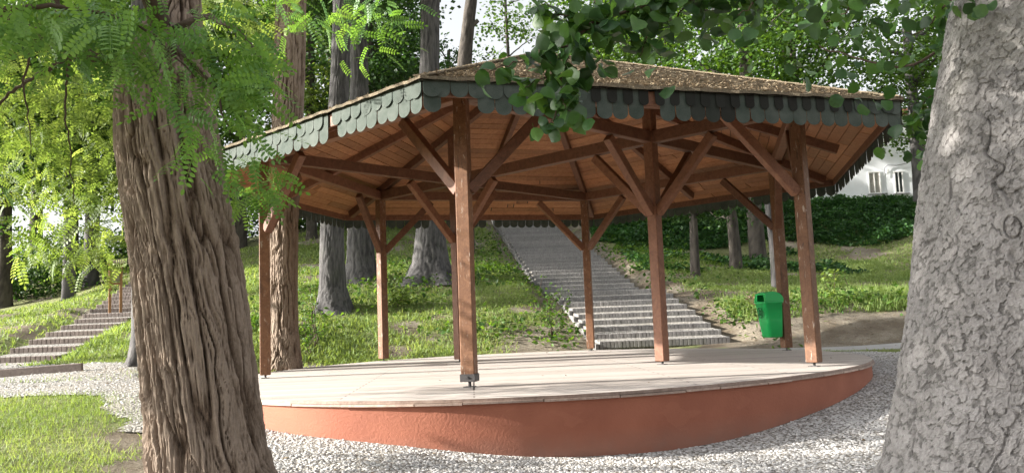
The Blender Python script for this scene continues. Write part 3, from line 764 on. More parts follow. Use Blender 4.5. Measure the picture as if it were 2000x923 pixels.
def trunk_mesh(name, pts, radii, mat, parent, style, nu=48, step=.08, flare=.35, nfl=6, seed=0, amp=1.0):
    pts = np.asarray(pts, float); radii = np.asarray(radii, float)
    s_ = np.r_[0, np.cumsum(np.linalg.norm(np.diff(pts, axis=0), axis=1))]; nz = max(8, int(s_[-1]/step)); u_ = np.linspace(0, s_[-1], nz)
    C_ = np.stack([np.interp(u_, s_, pts[:, i]) for i in range(3)], 1)
    if len(pts) > 2:
        kk = max(3, int(nz/len(pts)/2)*2+1); pad = kk//2
        Cp = np.pad(C_, ((pad, pad), (0, 0)), mode='reflect', reflect_type='odd'); C_ = np.stack([np.convolve(Cp[:, i], np.ones(kk)/kk, 'valid') for i in range(3)], 1)
    rad = np.interp(u_, s_, radii)
    th = np.linspace(0, 2*pi, nu, endpoint=False); TH, UU = np.meshgrid(th, u_); RR = np.repeat(rad[:, None], nu, 1)
    fl = np.exp(-UU/(.28*max(.3, radii[0]*2)))*flare
    RR = RR*(1+(.045*np.sin(4*TH+1.3*np.sin(UU*2.1))*np.sin(UU*1.7+1)+.03*np.sin(7*TH+UU*1.1) if style == 'plate' else 0)+fl*(.55+.45*np.cos(nfl*TH+seed+1.5*np.sin(TH*2+seed)))+.05*np.sin(2*TH+seed+UU*.5)+.03*np.sin(3*TH-seed+UU))
    p = np.c_[(np.cos(TH)*RR).ravel(), (np.sin(TH)*RR).ravel(), UU.ravel()]
    tw = (.10 if style == 'furrow' else .0)*UU
    p = np.c_[(np.cos(TH+tw)*RR).ravel(), (np.sin(TH+tw)*RR).ravel(), UU.ravel()]
    if style == 'furrow':
        k_ = (.37/radii[1])**.5
        w_ = np.c_[noise(p*[3.2, 3.2, 1.9], 1+seed), noise(p*[3.2, 3.2, 1.9], 2+seed), 0*p[:, 0]]
        q = p*np.array([15, 15, .75])*k_+.38*w_+.22*np.c_[noise(p*[14, 14, 6], 21), noise(p*[14, 14, 6], 22), 0*p[:, 0]]
        n1 = np.abs(noise(q, 3+seed)); n2 = np.abs(noise(q*[2.3, 2.3, 1.9]+5, 5+seed)); n3 = np.abs(noise(q*[5., 5., 3.]+9, 6+seed))
        c1 = np.clip(n1/.20, 0, 1)**.7; c2 = np.clip(n2/.22, 0, 1)**.8; c3 = np.clip(n3/.4, 0, 1)
        g_ = fbm(p*[55, 55, 16], 2, 8)
        h = .44*c1+.30*c2*(.5+.5*c1)+.18*c3+.12*g_; disp = (h-.6)*.078*amp*(radii[1]/.38); val = np.clip(h*1.05, 0, 1)
    elif style == 'plate':
        wq = .45*np.c_[noise(p*17, 1), noise(p*17, 2), noise(p*17, 3)]+.22*np.c_[noise(p*48, 5), noise(p*48, 6), noise(p*48, 7)]
        h1, i1 = flake(p*np.array([31, 31, 24.])+wq, 4+seed); h2, i2 = flake(p*np.array([46, 46, 40.])+wq*1.6, 24+seed)
        big = fbm(p*[5, 5, 3], 3, 12); fine = fbm(p*80, 2, 15)
        h = .62*h1+.30*h2+.12*fine+.25*big
        crack = np.maximum(sstep(.0, .03, np.abs(noise(p*[4.2, 4.2, 1.1]+.12*np.c_[noise(p*14, 41), noise(p*14, 42), 0*p[:, 0]]+[0, 0, 3], 31))), sstep(-.05, .25, noise(p*[2, 2, 1.4], 33)))
        disp = (h-.4)*.0080*amp-(1-crack)*.014
        val = np.clip(.47+.22*(h-.3)+.10*(i1-.5)+.12*(i2-.5)+.22*fbm(p*[8, 8, 5], 3, 51)-.28*(h < .02), 0, 1)*(.6+.4*crack)
    else:
        q = p*np.array([17, 17, 1.5])*(.4/radii[1])**.5+.5*np.c_[noise(p*3, 1+seed), noise(p*3, 2+seed), 0*p[:, 0]]
        c1 = np.clip(np.abs(noise(q, 3+seed))/.35, 0, 1); c2 = np.clip(np.abs(noise(q*2.3, 4+seed))/.4, 0, 1)
        h = .55*c1+.3*c2+.15*fbm(p*[18, 18, 5], 3, 8); disp = (h-.55)*.030*amp*(radii[1]/.4); val = np.clip(h, 0, 1)
    T = np.gradient(C_, axis=0); T /= np.linalg.norm(T, axis=1)[:, None]
    xa = np.array([1., 0, 0])-T*T[:, :1]; xa /= np.linalg.norm(xa, axis=1)[:, None]; ya = np.cross(T, xa)
    Rf = RR+disp.reshape(RR.shape)
    V = C_[:, None]+Rf[..., None]*(np.cos(TH)[..., None]*xa[:, None]+np.sin(TH)[..., None]*ya[:, None])
    ii = np.arange(nz*nu).reshape(nz, nu); a_ = ii[:-1]; b_ = np.roll(ii, -1, 1)[:-1]; c_ = np.roll(ii, -1, 1)[1:]; d_ = ii[1:]
    F_ = np.stack([a_, b_, c_, d_], -1).reshape(-1, 4)
    o = link_mesh(name, V.reshape(-1, 3), [F_, ii[-1][None]], mat, None, style == 'rib', val)
    if parent is not None: keep(o, parent)
    return o

def limb_path(a_, b_, sag=.0, wig=.15, n=7):
    a_ = np.asarray(a_, float); b_ = np.asarray(b_, float); t_ = np.linspace(0, 1, n)[:, None]; L = np.linalg.norm(b_-a_)
    w_ = rng.normal(size=(n, 3))*wig*L*.12; w_[0] = 0; w_[-1] = 0
    return a_+(b_-a_)*t_+w_+np.array([0, 0, 1.])*(-sag*L)*4*t_*(1-t_)

exec_trees = []
def bg_tree(name, label, base, h, tr, cr, ch, nleaf, mat, bark='bark_dark', cb=.35, lean=(0, 0), size=.17, limbs=9, group=None, cat='tree', clump=38, low=0.0, openness=1.0, trunk_style='rib', nu=20, flare=.4, cvis=True):
    "trunk with limbs and a crown of leaf clumps. cr crown radius, ch crown height"
    bx_, by_ = base; bz = g1(bx_, by_)-.15; root = empty(name, (bx_, by_, bz+.15)); tag(root, label, cat, group)
    top = np.array([bx_+lean[0], by_+lean[1], bz+h])
    pts = [np.array([bx_, by_, bz])+(top-np.array([bx_, by_, bz]))*t_+np.array([math.sin(t_*5+bx_)*.12, 0, 0])*t_ for t_ in np.linspace(0, 1, 6)]
    rad = [tr*(1-.55*t_) for t_ in np.linspace(0, 1, 6)]
    trunk_mesh('trunk', pts, rad, M[bark], root, trunk_style, nu, .16, flare, seed=int(bx_*7) % 11)
    if not cvis: return root
    cc = top+np.array([0, 0, -ch*.42]); mbl = MB(); tips = []
    for i in range(limbs):
        t_ = cb+(1-cb)*(i+.3)/limbs; a_ = i*2.4+bx_; s0 = np.array(pts[0])+(top-pts[0])*t_
        rr_ = cr*(.95-.55*max(0, t_-.5))*random.uniform(.7, 1); e_ = s0+np.array([cos(a_)*rr_, sin(a_)*rr_, ch*random.uniform(.05, .28)])
        P = limb_path(s0, e_, -.05); mbl.tube(P, np.linspace(tr*.30, tr*.05, len(P)), 5, False)
        tips += [P[j] for j in (3, 4, 5, 6)]
        for j in (3, 5):
            e2 = P[j]+np.array([random.uniform(-1, 1), random.uniform(-1, 1), random.uniform(-.2, .9)])*cr*.38
            P2 = limb_path(P[j], e2, 0, .2, 5); mbl.tube(P2, np.linspace(tr*.12, tr*.03, 5), 4, False); tips += [P2[-1], P2[2]]
    keep(mbl.build('limbs', M['bark_dark'] if bark != 'bark_grey' else M[bark]), root)
    nleaf *= 1.35; ncl = int(nleaf/clump); tips = np.array(tips)
    u = unit(ncl); rr_ = rng.random(ncl)**.45; C_ = cc+u*rr_[:, None]*np.array([cr, cr, ch*.55])
    m_ = rng.random(ncl) < .42; C_[m_] = tips[rng.integers(0, len(tips), m_.sum())]+rng.normal(size=(m_.sum(), 3))*.25
    C_ = C_[fbm(C_*.45, 2, int(abs(bx_*3)))*openness > -.28]
    n_ = len(C_); ci = np.repeat(np.arange(n_), clump)
    sg = np.array([.50, .50, .20])*(cr/3.2)**.5
    P = C_[ci]+rng.normal(size=(len(ci), 3))*sg
    P = P[P[:, 2] > bz+low]; n2 = len(P)
    d = unit(n2)*[1, 1, .5]+[0, 0, -.35]
    cr_rnd = np.clip(.5+.32*rng.normal(size=n_), 0, 1)
    rv = np.clip(cr_rnd[rng.integers(0, n_, n2)]*.5+.5*rng.random(n2), 0, 1)
    lf = scatter('crown', P, d, rng.normal(size=n2)*.8, size*(.6+.8*rng.random(n2)), *T_QUAD, M[mat], None, rv)
    keep(lf, root); return root

# ------------------------------------------------------------------ near locust, left
def PL(l): return [at(*q) for q in l]
lt = empty('locust_tree', (at(412, 1000, 6.)[0], 6., g1(at(412, 1000, 6.)[0], 6.)))
tag(lt, 'huge deeply furrowed brown trunk with drooping feathery leaves at left front', 'tree')
spx = [(425, 1010, .47), (412, 923, .395), (392, 760, .375), (374, 600, .372), (357, 480, .368), (340, 380, .362), (320, 250, .350), (320, 170, .335), (328, 110, .265), (340, 50, .19), (348, 0, .155), (356, -120, .14), (350, -330, .12), (360, -600, .08)]
trunk_mesh('trunk', [at(x, y, 6.) for x, y, r in spx], [r for x, y, r in spx], M['bark_locust'], lt, 'furrow', 340, .011, .12, 5, 2, 1.0)
mbb = MB()
def br(pl, r0, r1, n=8, store=mbb):
    P = np.array(PL(pl)); t_ = np.linspace(0, 1, len(P)); u_ = np.linspace(0, 1, len(P)*4); Q = np.stack([np.interp(u_, t_, P[:, i]) for i in range(3)], 1)
    Q[1:-1] = (Q[:-2]+Q[1:-1]*2+Q[2:])/4; Q[1:-1] += rng.normal(size=Q[1:-1].shape)*.006
    store.tube(Q, np.linspace(r0, r1, len(Q)), n, False); return Q
twl = []
twl.append(br([(250, 150, 6), (205, 112, 5.9), (150, 98, 5.8), (75, 72, 5.7), (10, 30, 5.7), (-60, -10, 5.7)], .075, .03))
twl.append(br([(150, 98, 5.8), (128, 75, 5.7), (120, 30, 5.5), (100, -40, 5.4)], .045, .02))
twl.append(br([(150, 100, 5.8), (90, 140, 5.9), (45, 165, 6), (10, 190, 6.1), (-30, 240, 6.2)], .02, .008))
twl.append(br([(70, 75, 5.7), (45, 160, 5.8), (55, 230, 5.9), (60, 300, 5.9)], .010, .003))
twl.append(br([(135, 100, 5.8), (130, 180, 6.), (128, 240, 6.), (140, 300, 6.1), (145, 400, 6.1)], .010, .003))
twl.append(br([(325, 70, 6), (300, 20, 5.6), (280, -60, 5.2)], .09, .05))
twl.append(br([(330, 60, 5.9), (400, 30, 5.3), (470, 60, 5.), (520, 130, 4.9)], .03, .006))
twl.append(br([(300, 60, 5.7), (340, 90, 5.), (420, 170, 4.8), (450, 260, 4.7)], .02, .004))
twl.append(br([(0, 20, 4.6), (90, 10, 4.6), (190, 20, 4.7), (290, 60, 4.8), (380, 150, 4.8)], .018, .004))
keep(mbb.build('limbs', M['twig'], smooth=True), lt)
def locust_cluster(cl):
    P = []; D = []; S = []; mb_ = MB()
    for (x, y, Y, sx, sy, n, dr, ln) in cl:
        for _ in range(n):
            q = at(x+random.gauss(0, sx), y+random.gauss(0, sy), Y+random.gauss(0, .25)*Y/5)
            L = ln*random.uniform(.6, 1.1)
            P.append(q); D.append(np.array([dr+random.gauss(0, .75), random.gauss(0, .6), (-.35 if Y > 6.9 else -.6)+random.gauss(0, .45)])); S.append(L)
    return np.array(P), np.array(D), np.array(S)
near = [(60, 20, 4.6, 70, 30, 60, -.1, .25), (180, 40, 4.7, 60, 30, 60, 0, .25), (280, 55, 4.8, 50, 30, 46, .2, .25), (120, 70, 4.9, 80, 25, 26, 0, .24), (250, 110, 5, 45, 30, 32, .1, .24),
        (345, 110, 4.9, 50, 40, 28, .35, .25), (330, 195, 4.9, 45, 30, 12, .2, .24), (365, 250, 4.8, 22, 30, 13, .2, .22), (395, 290, 4.8, 14, 22, 7, .3, .22),
        (430, 110, 4.9, 40, 35, 34, .7, .28), (465, 170, 4.8, 28, 35, 30, .7, .28), (440, 230, 4.8, 30, 35, 12, .5, .26), (455, 50, 5, 50, 30, 22, .6, .26), (500, 130, 4.9, 14, 30, 10, .8, .26), (20, 60, 5, 30, 25, 12, -.2, .25),
        (640, 30, 8.5, 60, 28, 48, .3, .27), (720, 55, 9, 40, 28, 34, .4, .27), (560, 10, 8, 40, 20, 14, .2, .26), (760, 25, 9, 28, 25, 14, .3, .26),
        (455, 320, 5.6, 18, 25, 8, .5, .24), (495, 330, 6.3, 28, 22, 15, .7, .25), (520, 375, 6.6, 22, 14, 14, .6, .24), (470, 375, 6.5, 24, 18, 16, .3, .24), (545, 345, 6.8, 10, 12, 5, .8, .22)]
near += [(-150, 120, 6.3, 90, 60, 90, 0, .25), (-330, 160, 6.6, 110, 70, 110, 0, .25), (-260, 330, 6.6, 110, 70, 100, 0, .25), (-480, 260, 6.8, 120, 90, 110, 0, .25), (-120, -120, 6.2, 120, 60, 90, 0, .25)]  # sprays added out of view to shade the huge trunk
P, D, S = locust_cluster(near)
keep(scatter('foliage', P, D, rng.normal(size=len(P))*.9, S, *T_COMP, M['leaf_locust'], None, np.clip(.45+.25*rng.normal(size=len(P)), 0, 1)), lt)
# sprays of the same tree beyond the trunk, sunlight put into the lime colour
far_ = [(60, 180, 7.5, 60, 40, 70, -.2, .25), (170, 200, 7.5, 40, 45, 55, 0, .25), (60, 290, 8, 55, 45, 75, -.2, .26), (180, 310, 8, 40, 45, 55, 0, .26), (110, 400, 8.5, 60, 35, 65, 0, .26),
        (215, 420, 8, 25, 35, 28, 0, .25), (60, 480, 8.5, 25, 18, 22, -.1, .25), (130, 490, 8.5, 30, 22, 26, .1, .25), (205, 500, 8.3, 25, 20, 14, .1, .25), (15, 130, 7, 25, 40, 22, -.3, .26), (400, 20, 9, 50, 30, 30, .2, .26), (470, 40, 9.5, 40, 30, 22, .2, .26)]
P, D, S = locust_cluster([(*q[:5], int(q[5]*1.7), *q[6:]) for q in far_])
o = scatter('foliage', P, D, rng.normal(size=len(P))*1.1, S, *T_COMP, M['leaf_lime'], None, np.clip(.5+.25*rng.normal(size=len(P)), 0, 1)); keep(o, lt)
o['label'] = 'yellow green sprays left of the trunk with sunlight put into their colour'

# ------------------------------------------------------------------ near scaly trunk, right, with round leaves overhead
rt_ = empty('alder_tree', (2.62, 4.1, g1(2.62, 4.1))); tag(rt_, 'massive pale grey scaly trunk at right front with round leaves overhead', 'tree')
rp = [(2000, 1040, .74), (2002, 923, .585), (2004, 760, .525), (2006, 600, .49), (2008, 420, .455), (2012, 200, .41), (2018, 0, .355), (2022, -200, .30), (2030, -600, .24)]
trunk_mesh('trunk', [at(x, y, 4.1) for x, y, r in rp], [r for x, y, r in rp], M['bark_plate'], rt_, 'plate', 620, .0065, .05, 4, 1, 1.15)
ab = MB(); al = []
def abr(pl, r0, r1, lv, den=1.0, sp=.12, sz=.085):
    Q = br(pl, r0, r1, 6, ab); al.append((Q, lv, sp, sz)); return Q
abr([(1960, -60, 4.0), (1800, -40, 3.7), (1600, -25, 3.5), (1400, -15, 3.4), (1230, -10, 3.35)], .03, .012, 150, sp=.11)
abr([(1400, -15, 3.4), (1270, 10, 3.35), (1180, 35, 3.3), (1120, 60, 3.3)], .010, .005, 75, sp=.09)
abr([(1180, 35, 3.3), (1120, 75, 3.3), (1100, 130, 3.3), (1098, 185, 3.3)], .007, .004, 62, sp=.085)
abr([(1098, 185, 3.3), (1085, 225, 3.3), (1068, 262, 3.3)], .004, .002, 13, sp=.035, sz=.075)
abr([(1110, 90, 3.3), (1050, 110, 3.3), (990, 125, 3.3), (955, 140, 3.3)], .005, .002, 15, sp=.04, sz=.08)
abr([(1105, 130, 3.3), (1060, 155, 3.3), (1020, 178, 3.3)], .004, .002, 10, sp=.04)
abr([(1095, 190, 3.3), (1110, 215, 3.25), (1128, 235, 3.25)], .003, .002, 9, sp=.03)
abr([(1270, 10, 3.35), (1262, 60, 3.35), (1250, 110, 3.35)], .005, .002, 14, sp=.045)
abr([(1500, -20, 3.4), (1470, 10, 3.3), (1440, 30, 3.3)], .004, .002, 16, sp=.06)
abr([(1700, -30, 3.7), (1660, 20, 3.9), (1600, 50, 4.2)], .006, .002, 26, sp=.12)
abr([(1900, -40, 4.), (1850, 10, 4.2), (1800, 60, 4.6), (1740, 90, 5)], .008, .002, 34, sp=.16, sz=.09)
abr([(1350, -15, 3.4), (1330, 30, 3.5), (1300, 80, 3.6), (1290, 110, 3.6)], .005, .002, 18, sp=.08)
abr([(1880, 200, 4.8), (1830, 240, 4.9), (1800, 290, 5)], .005, .002, 12, sp=.08, sz=.09)
abr([(1950, 60, 4.4), (1850, 90, 4.6), (1780, 130, 4.7), (1700, 120, 4.8), (1600, 90, 5)], .012, .004, 40, sp=.16, sz=.09)
abr([(1930, 120, 4.6), (1850, 180, 4.7), (1820, 230, 4.8), (1810, 300, 4.8)], .008, .003, 30, sp=.10, sz=.09)
abr([(1830, 180, 4.7), (1790, 210, 4.8), (1775, 235, 4.8)], .004, .002, 9, sp=.06, sz=.09)
abr([(1120, 40, 3.3), (1080, 20, 3.3), (1050, 0, 3.3)], .004, .002, 9, sp=.035, sz=.07)
keep(ab.build('limbs', M['twig']), rt_)
Ps = []; Ds = []; Ss = []
for Q, n_, sp, sz in al:
    for _ in range(int(n_*1.6)):
        q = Q[random.randrange(len(Q))]+rng.normal(size=3)*sp*np.array([1, 1, .8]); Ps.append(q)
        Ds.append(np.array([random.gauss(0, .7), random.gauss(-.1, .5), -.45+random.gauss(0, .5)])); Ss.append(sz*random.uniform(.55, 1.05))
Ps = np.array(Ps)
Ds = np.array(Ds); Ss = np.array(Ss); sel = rng.integers(0, 3, len(Ps))
for v_, tt in enumerate((T_ROUND, leaf_round(10, 2., 1.8), leaf_round(12, 4., -.8))):
    m_ = sel == v_; keep(scatter('foliage', Ps[m_], Ds[m_], rng.normal(size=m_.sum())*.9, Ss[m_], *tt, M['leaf_alder'], None, smooth=True), rt_)

# ------------------------------------------------------------------ middle trees
mid_l = []
def trunk_tree(name, label, base, px, radii, Y, mat, style, crown=None, flare=.5, nfl=5, seed=0, nu=90, step=.03, bark='bark_grey', group=None, cat='tree', amp=1.0):
    root = empty(name, (base[0], base[1], g1(*base))); tag(root, label, cat, group)
    pts = [np.array([base[0], base[1], g1(*base)-.2])]+[at(x, y, Y) for x, y in px]
    trunk_mesh('trunk', pts, radii, M[mat], root, style, nu, step, flare, nfl, seed, amp)
    if crown:
        for (c_, cr, ch, n_, mt, sz) in crown:
            c_ = np.asarray(c_, float); ncl = n_//34; u = unit(ncl); C_ = c_+u*(rng.random(ncl)**.45)[:, None]*np.array([cr, cr, ch])
            C_ = C_[fbm(C_*.5, 2, seed) > -.25]; n1 = len(C_); ci = np.repeat(np.arange(n1), 34)
            Pp = C_[ci]+rng.normal(size=(len(ci), 3))*[.5, .5, .22]; d = unit(len(Pp))*[1, 1, .5]+[0, 0, -.4]
            keep(scatter('crown', Pp, d, rng.normal(size=len(Pp))*.8, sz*(.6+.8*rng.random(len(Pp))), *T_QUAD, M[mt]), root)
        mbx = MB(); tp = pts[-1]
        for i in range(7):
            a_ = i*2.4+seed; c_ = np.asarray(crown[0][0], float); e_ = c_+np.array([cos(a_), sin(a_), .3])*crown[0][1]*.7
            mbx.tube(limb_path(tp+(pts[-2]-tp)*random.uniform(0, .6), e_), np.linspace(radii[-1]*.5, .03, 7), 6, False)
        keep(mbx.build('limbs', M[mat]), root)
    return root
b = at(553, 735, 15.); trunk_tree('locust_tree', 'brown furrowed trunk just behind the left post of the pavilion', (b[0], 15.),
    [(553, 640), (554, 500), (558, 300), (566, 150), (570, 0), (572, -150), (576, -500), (580, -800)], [.36, .27, .245, .265, .27, .255, .25, .2, .12], 15., 'bark_locust', 'furrow',
    [((b[0], 15, 10.5), 3.2, 2.4, 9000, 'leaf_bg', .16)], .5, 5, 3, 150, .03)
b = at(287, 712, 14.); trunk_tree('grey_tree', 'grey flared trunk half hidden behind the huge furrowed trunk', (b[0], 14.),
    [(286, 640), (285, 500), (284, 300), (280, 0), (280, -400)], [.32, .235, .22, .21, .18, .1], 14., 'bark_grey', 'rib', [((b[0]-1, 15, 8.5), 2.4, 2., 4000, 'leaf_bg', .15)], .9, 5, 4)
TA = at(652, 610, 22.); trunk_tree('grey_tree', 'straight grey trunk on the lit slope, nearest of the three left of the stairs', (TA[0], 22.),
    [(650, 560), (648, 470), (655, 300), (664, 150), (668, 0), (670, -200), (676, -500)], [.52, .36, .31, .27, .245, .24, .2, .1], 22., 'bark_grey', 'rib', [((TA[0], 22, 13), 3.2, 2.6, 6000, 'leaf_bg', .18)], .45, 5, 5)
TB = at(706, 552, 25.6); trunk_tree('grey_tree', 'stout grey trunk on the slope standing close behind another grey trunk', (TB[0], 25.6),
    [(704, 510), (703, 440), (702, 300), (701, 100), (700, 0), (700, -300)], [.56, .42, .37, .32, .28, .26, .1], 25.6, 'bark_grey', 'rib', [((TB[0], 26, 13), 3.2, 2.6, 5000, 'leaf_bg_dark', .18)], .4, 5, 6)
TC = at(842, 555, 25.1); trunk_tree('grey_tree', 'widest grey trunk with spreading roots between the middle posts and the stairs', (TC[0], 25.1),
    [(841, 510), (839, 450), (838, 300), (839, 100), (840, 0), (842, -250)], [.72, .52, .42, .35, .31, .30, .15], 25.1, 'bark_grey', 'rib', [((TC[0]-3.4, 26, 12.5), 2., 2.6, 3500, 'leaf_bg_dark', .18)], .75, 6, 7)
b = at(905, 440, 33.); trunk_tree('leaning_tree', 'dark bare leaning trunk with a broken stub against the white sky', (b[0], 33.),
    [(903, 250), (906, 125), (912, 70), (918, 20), (928, -60), (940, -200)], [.42, .36, .30, .26, .24, .2, .12], 33., 'bark_dark', 'rib', None, .3, 5, 8, 40, .08)
stub = MB(); stub.tube([at(914, 62, 33), at(924, 48, 33), at(934, 40, 33)], [.14, .11, .08], 7); keep(stub.build('limb_stub', M['bark_dark']), bpy.data.objects['leaning_tree'])

# ------------------------------------------------------------------ woodland behind
def P2(x, Y): return (float(at(x, 500, Y)[0]), Y)
BG = [
 # px, Y, h, tr, cr, ch, n, mat, size, label
 (10, 34, 11, .30, 3.6, 8, 9000, 'leaf_bg_dark', .20, 'dark trunked tree at the far left edge of the wood'),
 (135, 32, 9, .24, 2.8, 5.5, 7000, 'leaf_bg', .18, 'slim tree with pale trunk on the crest left of the narrow steps'),
 (178, 37, 11, .36, 3.4, 7.5, 8000, 'leaf_bg_dark', .20, 'thick dark tree behind the slim pale trunk at left'),
 (-110, 38, 13, .34, 4.2, 10, 9000, 'leaf_bg', .2, 'broad tree just past the left edge of the wood'),
 (70, 46, 16, .36, 4.6, 12, 11000, 'leaf_bg', .22, 'tall far tree between the two left hand trunks'),
 (250, 44, 14, .34, 4.2, 11, 11000, 'leaf_bg', .22, 'tall tree far behind the small wooden notice box'),
 (400, 44, 15, .34, 4.2, 11.5, 11000, 'leaf_bg_dark', .22, 'tall shaded tree seen right of the huge furrowed trunk'),
 (470, 38, 12, .28, 3.4, 9.5, 10000, 'leaf_bg', .2, 'bushy tree left of the second furrowed trunk'),
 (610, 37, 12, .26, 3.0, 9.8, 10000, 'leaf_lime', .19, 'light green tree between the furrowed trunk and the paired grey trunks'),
 (655, 48, 17, .34, 4.4, 13, 10000, 'leaf_bg', .22, 'tall tree far behind the paired grey trunks'),
 (735, 36, 11.5, .24, 2.6, 9.5, 9000, 'leaf_bg_dark', .19, 'dark green tree right of the paired grey trunks'),
 (790, 45, 13, .30, 2.6, 10.5, 9000, 'leaf_bg_dark', .2, 'shaded far tree left of the widest grey trunk'),
 (885, 50, 10.5, .22, 1.6, 5, 1500, 'leaf_bg_dark', .2, 'thin dark foliage between the widest trunk and the leaning trunk'),
 (1010, 40, 12, .14, 2.0, 4.5, 1100, 'leaf_bg', .18, 'sparse tree top against the white sky above the roof'),
 (1190, 45, 15, .34, 3.2, 9, 6500, 'leaf_bg', .21, 'airy tree behind the roof peak'),
 (1330, 40, 14, .32, 3.8, 10, 10000, 'leaf_bg', .2, 'leafy tree above the near eave'),
 (1480, 34, 14, .36, 3.6, 9.5, 9000, 'leaf_bg', .19, 'dark trunked tree above the middle of the right roof slope'),
 (1560, 45, 16, .36, 4.6, 12, 11000, 'leaf_bg_dark', .22, 'tall far tree behind the right roof slope'),
 (1578, 36, 12.5, .28, 3.4, 7, 9000, 'leaf_bg', .19, 'light green tree over the right end of the eave'),
 (1900, 46, 15, .36, 4.6, 12, 9000, 'leaf_bg', .21, 'tree hidden partly by the pale scaly trunk'),
 (1250, 55, 17, .36, 5, 13, 8000, 'leaf_bg_dark', .24, 'farthest tree right of the roof peak'),
]
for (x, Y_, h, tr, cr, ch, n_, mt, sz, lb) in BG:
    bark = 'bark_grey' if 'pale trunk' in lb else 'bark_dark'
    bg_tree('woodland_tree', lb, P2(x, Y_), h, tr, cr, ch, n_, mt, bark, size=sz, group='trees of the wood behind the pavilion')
bg_tree('added_shade_tree', 'leafy tree added left of the view to shade the near trunks', (-9.5, 4.0), 8.6, .28, 3.2, 6.4, 15000, 'leaf_bg', size=.17, low=2.9)  # unseen tree added to keep the sun off the two near trunks
bg_tree('added_shade_tree', 'high crown added left of the view to shade the second furrowed trunk', (-15, 14.5), 13, .3, 3.6, 6.5, 9000, 'leaf_bg', size=.2, low=6.5)  # crown added out of view, shading the furrowed trunk behind the post
bg_tree('added_shade_tree', 'tall tree added left of the view to shade the grey trunks', (-22, 24), 17, .34, 4.2, 7.5, 11000, 'leaf_bg', size=.22, low=7.5)  # last three trees are added; their high crowns shade trunks and right slopes
bg_tree('added_shade_tree', 'high crown added at the left to shade the ivy bank', (-24, 31), 17, .34, 4.4, 8.5, 11000, 'leaf_bg', size=.22, low=7)
bg_tree('added_shade_tree', 'tall tree added at the far left to shade the right hand slopes', (-21, 39), 18, .34, 4.4, 10, 11000, 'leaf_bg', size=.22, low=6)
# tree before the white house: forked dark trunk, pale below
b = P2(1812, 40); bg_tree('forked_tree', 'forked tree with pale lower trunk in front of the white house', (b[0], 40), 9.5, .42, 3.2, 5.6, 8500, 'leaf_bg', 'bark_grey', .30, size=.18, limbs=9, low=1.7)
# small trees on the meadow
bg_tree('young_tree', 'slim young tree on the meadow right of the stone stairs', P2(1356, 27), 4.6, .16, 1.7, 3.0, 3200, 'leaf_bg_dark', 'bark_dark', .4, size=.13, limbs=7, low=1.1)
bg_tree('young_tree', 'short thick young tree on the meadow under the ivy bank', P2(1436, 29.5), 4.6, .24, 1.8, 3.0, 3200, 'leaf_bg_dark', 'bark_dark', .4, size=.13, limbs=7, low=1.0)
bg_tree('young_tree', 'thin grey trunk standing behind the post with the green bin', P2(1510, 24), 4.5, .12, .8, 1.4, 500, 'leaf_bg_dark', 'bark_grey', .5, size=.12, limbs=5, low=2.7)
# undergrowth masses: hedge-like shrubs at the foot of the wood
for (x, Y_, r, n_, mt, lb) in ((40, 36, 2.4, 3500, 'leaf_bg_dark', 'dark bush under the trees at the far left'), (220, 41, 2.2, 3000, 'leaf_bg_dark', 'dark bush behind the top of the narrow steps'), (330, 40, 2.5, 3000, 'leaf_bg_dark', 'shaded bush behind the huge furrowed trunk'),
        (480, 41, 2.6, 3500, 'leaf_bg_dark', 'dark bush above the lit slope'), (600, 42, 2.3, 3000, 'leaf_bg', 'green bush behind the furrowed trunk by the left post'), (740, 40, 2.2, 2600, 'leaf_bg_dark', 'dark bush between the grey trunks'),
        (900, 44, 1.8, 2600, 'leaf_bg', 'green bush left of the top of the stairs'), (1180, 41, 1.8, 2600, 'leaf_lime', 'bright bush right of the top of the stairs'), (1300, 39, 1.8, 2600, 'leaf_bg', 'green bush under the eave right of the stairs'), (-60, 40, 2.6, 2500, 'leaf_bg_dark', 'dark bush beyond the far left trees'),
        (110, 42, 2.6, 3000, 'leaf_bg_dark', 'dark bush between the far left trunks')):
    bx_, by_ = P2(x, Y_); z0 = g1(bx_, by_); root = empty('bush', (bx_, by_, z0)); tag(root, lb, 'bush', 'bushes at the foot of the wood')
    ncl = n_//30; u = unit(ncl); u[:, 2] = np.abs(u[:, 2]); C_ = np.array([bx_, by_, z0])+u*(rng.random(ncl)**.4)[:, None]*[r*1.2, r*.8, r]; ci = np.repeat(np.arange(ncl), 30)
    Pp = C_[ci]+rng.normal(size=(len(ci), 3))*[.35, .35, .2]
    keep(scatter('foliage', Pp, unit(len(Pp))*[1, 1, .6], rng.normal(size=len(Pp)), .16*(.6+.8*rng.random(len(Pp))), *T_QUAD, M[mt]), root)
    sb = MB(); 
    for i in range(5): sb.tube(limb_path((bx_, by_, z0-.1), (bx_+random.uniform(-r, r)*.7, by_+random.uniform(-r, r)*.5, z0+r*.8)), np.linspace(.05, .01, 7), 5, False)
    keep(sb.build('stems', M['bark_dark']), root)

